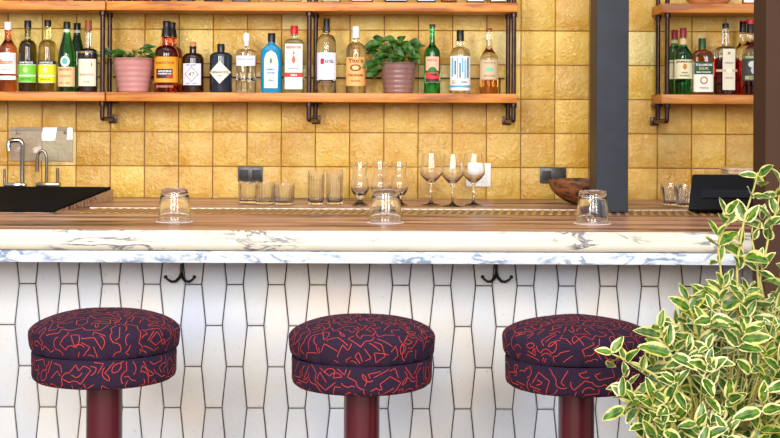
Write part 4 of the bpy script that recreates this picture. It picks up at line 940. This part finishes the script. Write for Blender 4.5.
# ------------------------------------------------------------------ variegated shrub
M_VAR = mat_leaf('cream_edged_leaf', (34, 78, 16), (92, 128, 30), edge=(240, 228, 168), thr=.60)
M_TWIG = mat('pale_green_twig', (176, 166, 92), .55)
def build_shrub():
    rnd = random.Random(17); D0 = 3.25
    root = P(715, 470, D0 + .05); t = thing('variegated_shrub', (root.x, root.y, 0), 'leafy shrub with cream edged green leaves in front of the bar at right', 'shrub')
    O = Vector(t.location); lv = Leaves(); st = MB()
    poly = [(618, 364), (652, 368), (664, 350), (668, 332), (680, 318), (694, 304), (706, 290), (722, 282), (742, 286), (764, 284), (790, 268), (790, 450), (646, 450), (630, 412), (626, 384)]
    def inside(x, y):
        c = False; n = len(poly)
        for i in range(n):
            (x1, y1), (x2, y2) = poly[i], poly[(i + 1) % n]
            if (y1 > y) != (y2 > y) and x < (x2 - x1) * (y - y1) / (y2 - y1) + x1: c = not c
        return c
    def sprig(tip, up_, k, size=1.0):
        """nodes of opposite leaves down a shoot ending at tip"""
        up_ = up_.normalized(); side = up_.cross(Vector((rnd.uniform(-1, 1), rnd.uniform(-1, 1), rnd.uniform(-.3, .3)))).normalized()
        for q in range(k):
            c = tip - up_ * (.022 * q * size); spread = .55 + .55 * q / max(1, k - 1)
            for sg in (-1, 1):
                d = up_ * (1.35 - spread) + side * sg * (.45 + .4 * spread) + Vector((0, -.2, rnd.choice((.5, .2, -.5)) ))
                nrm = (up_ * .7 + Vector((rnd.uniform(-.8, .8), -.9, rnd.uniform(-.1, .9)))).normalized()
                L = rnd.uniform(.050, .068) * size * (.72 if q == 0 else 1)
                lv.add(c, d, nrm, L, L * rnd.uniform(.42, .54), droop=rnd.uniform(-.05, .3), fold=rnd.uniform(.08, .3), wav=.02)
            side = Quaternion(up_, PI / 2 + rnd.uniform(-.4, .4)) @ side
        return tip - up_ * (.022 * k * size)
    def branch(a, b, r0=.0028, sag=.03):
        mid = (a + b) / 2 + Vector((rnd.uniform(-.02, .02), rnd.uniform(-.02, .02), sag))
        pts = [a * (1 - s) ** 2 + mid * 2 * s * (1 - s) + b * s * s for s in [i / 6 for i in range(7)]]
        st.tube(pts, [r0 * (1 - .55 * i / 6) for i in range(7)], seg=6, cap=False)
    crown = Vector((X(722, D0), D0 + .08, .42))
    n = 0; tries = 0
    placed = []
    while n < 130 and tries < 9000:
        tries += 1; x = rnd.uniform(596, 792); y = rnd.uniform(225, 455)
        if not inside(x, y): continue
        D = rnd.uniform(3.02, 3.46)
        if any((x - a) ** 2 + (y - b) ** 2 + ((D - c) * 130) ** 2 < (16 if y < 330 else 13) ** 2 for a, b, c in placed): continue
        if y < 300 and rnd.random() < .3: continue
        placed.append((x, y, D)); tip = P(x, y, D); up_ = (tip - P(712, 520, D0)); up_.normalize(); up_ += Vector((rnd.uniform(-.35, .35), -.25 + rnd.uniform(-.3, .3), .35))
        e = sprig(tip - O, up_, rnd.choice((2, 3, 3)), rnd.uniform(.85, 1.12)); n += 1
        branch(crown - O + Vector((rnd.uniform(-.05, .05), rnd.uniform(-.03, .03), 0)), e, sag=.02)
        if n % 3 == 0: pass
    # deep inner leaves that fill the body of the bush
    for k in range(60):
        x = rnd.uniform(650, 790); y = rnd.uniform(310, 470)
        sprig(P(x, y, rnd.uniform(3.38, 3.5)) - O, Vector((rnd.uniform(-1, 1), -.2, 1)), 3, 1.05)
    # low leaves out of frame
    for k in range(60):
        x = rnd.uniform(630, 800); y = rnd.uniform(455, 540); tip = P(x, y, rnd.uniform(3.05, 3.45)); e = sprig(tip - O, Vector((rnd.uniform(-.6, .6), -.4, .8)), 3, 1.0); branch(crown - O, e)
    # named shoots: list of (polyline px, D, nodes)
    shoots = [([(738, 330), (737, 262), (745, 215), (754, 188), (758, 172)], 3.17, [(758, 176), (752, 198), (746, 222), (741, 246), (738, 270), (738, 300)], 1.15),
              ([(770, 330), (760, 280), (768, 240), (778, 205), (781, 178)], 3.2, [(780, 186), (776, 214), (768, 240), (762, 268)], 1.15),
              ([(728, 330), (722, 282), (718, 246), (726, 222)], 3.15, [(726, 214), (718, 236), (718, 262), (722, 288)], 1.05),
              ([(700, 350), (694, 318), (688, 306)], 3.13, [(688, 300), (693, 318), (698, 336)], 1.0),
              ([(690, 400), (650, 372), (622, 358), (612, 354)], 3.05, [(612, 353), (626, 362), (642, 372)], 1.0),
              ([(760, 300), (757, 265), (752, 240), (760, 222)], 3.2, [(762, 220), (754, 240), (758, 262)], .95),
              ([(690, 420), (640, 405), (622, 398)], 3.05, [(622, 398), (638, 404)], 1.05),
              ([(690, 380), (668, 350), (660, 330)], 3.1, [(660, 328), (665, 346)], 1.0)]
    for line, D, nds, sz in shoots:
        pts = [P(x, y, D) - O for x, y in line]; st.tube(pts, [.0034 - .0018 * i / (len(pts) - 1) for i in range(len(pts))], seg=7)
        branch(crown - O, pts[0])
        for i, (x, y) in enumerate(nds):
            c = P(x, y, D) - O; sprig(c, Vector((rnd.uniform(-.3, .3), rnd.uniform(-.2, .1), 1)), 2 if i == 0 else rnd.choice((1, 2)), sz)
    st.tube([(crown - O) + Vector((0, 0, -.05)), Vector((0, 0, .36))], .012, seg=8)
    for k in range(9):
        a = k * 2 * PI / 9; st.tube([Vector((.03 * math.cos(a), .03 * math.sin(a), .33)), crown - O + Vector((.03 * math.cos(a), .03 * math.sin(a), 0))], .004, seg=6)
    st.build('stems', M_TWIG, t); lv.build('foliage', M_VAR, t)
    mk('planter', *lathe_vf([(0, 0), (.14, 0), (.15, .01), (.19, .33), (.205, .335), (.205, .36), (.185, .36), (.18, .33), (0, .33)], 40), mat('clay_planter', (150, 96, 72), .8), t)
build_shrub()
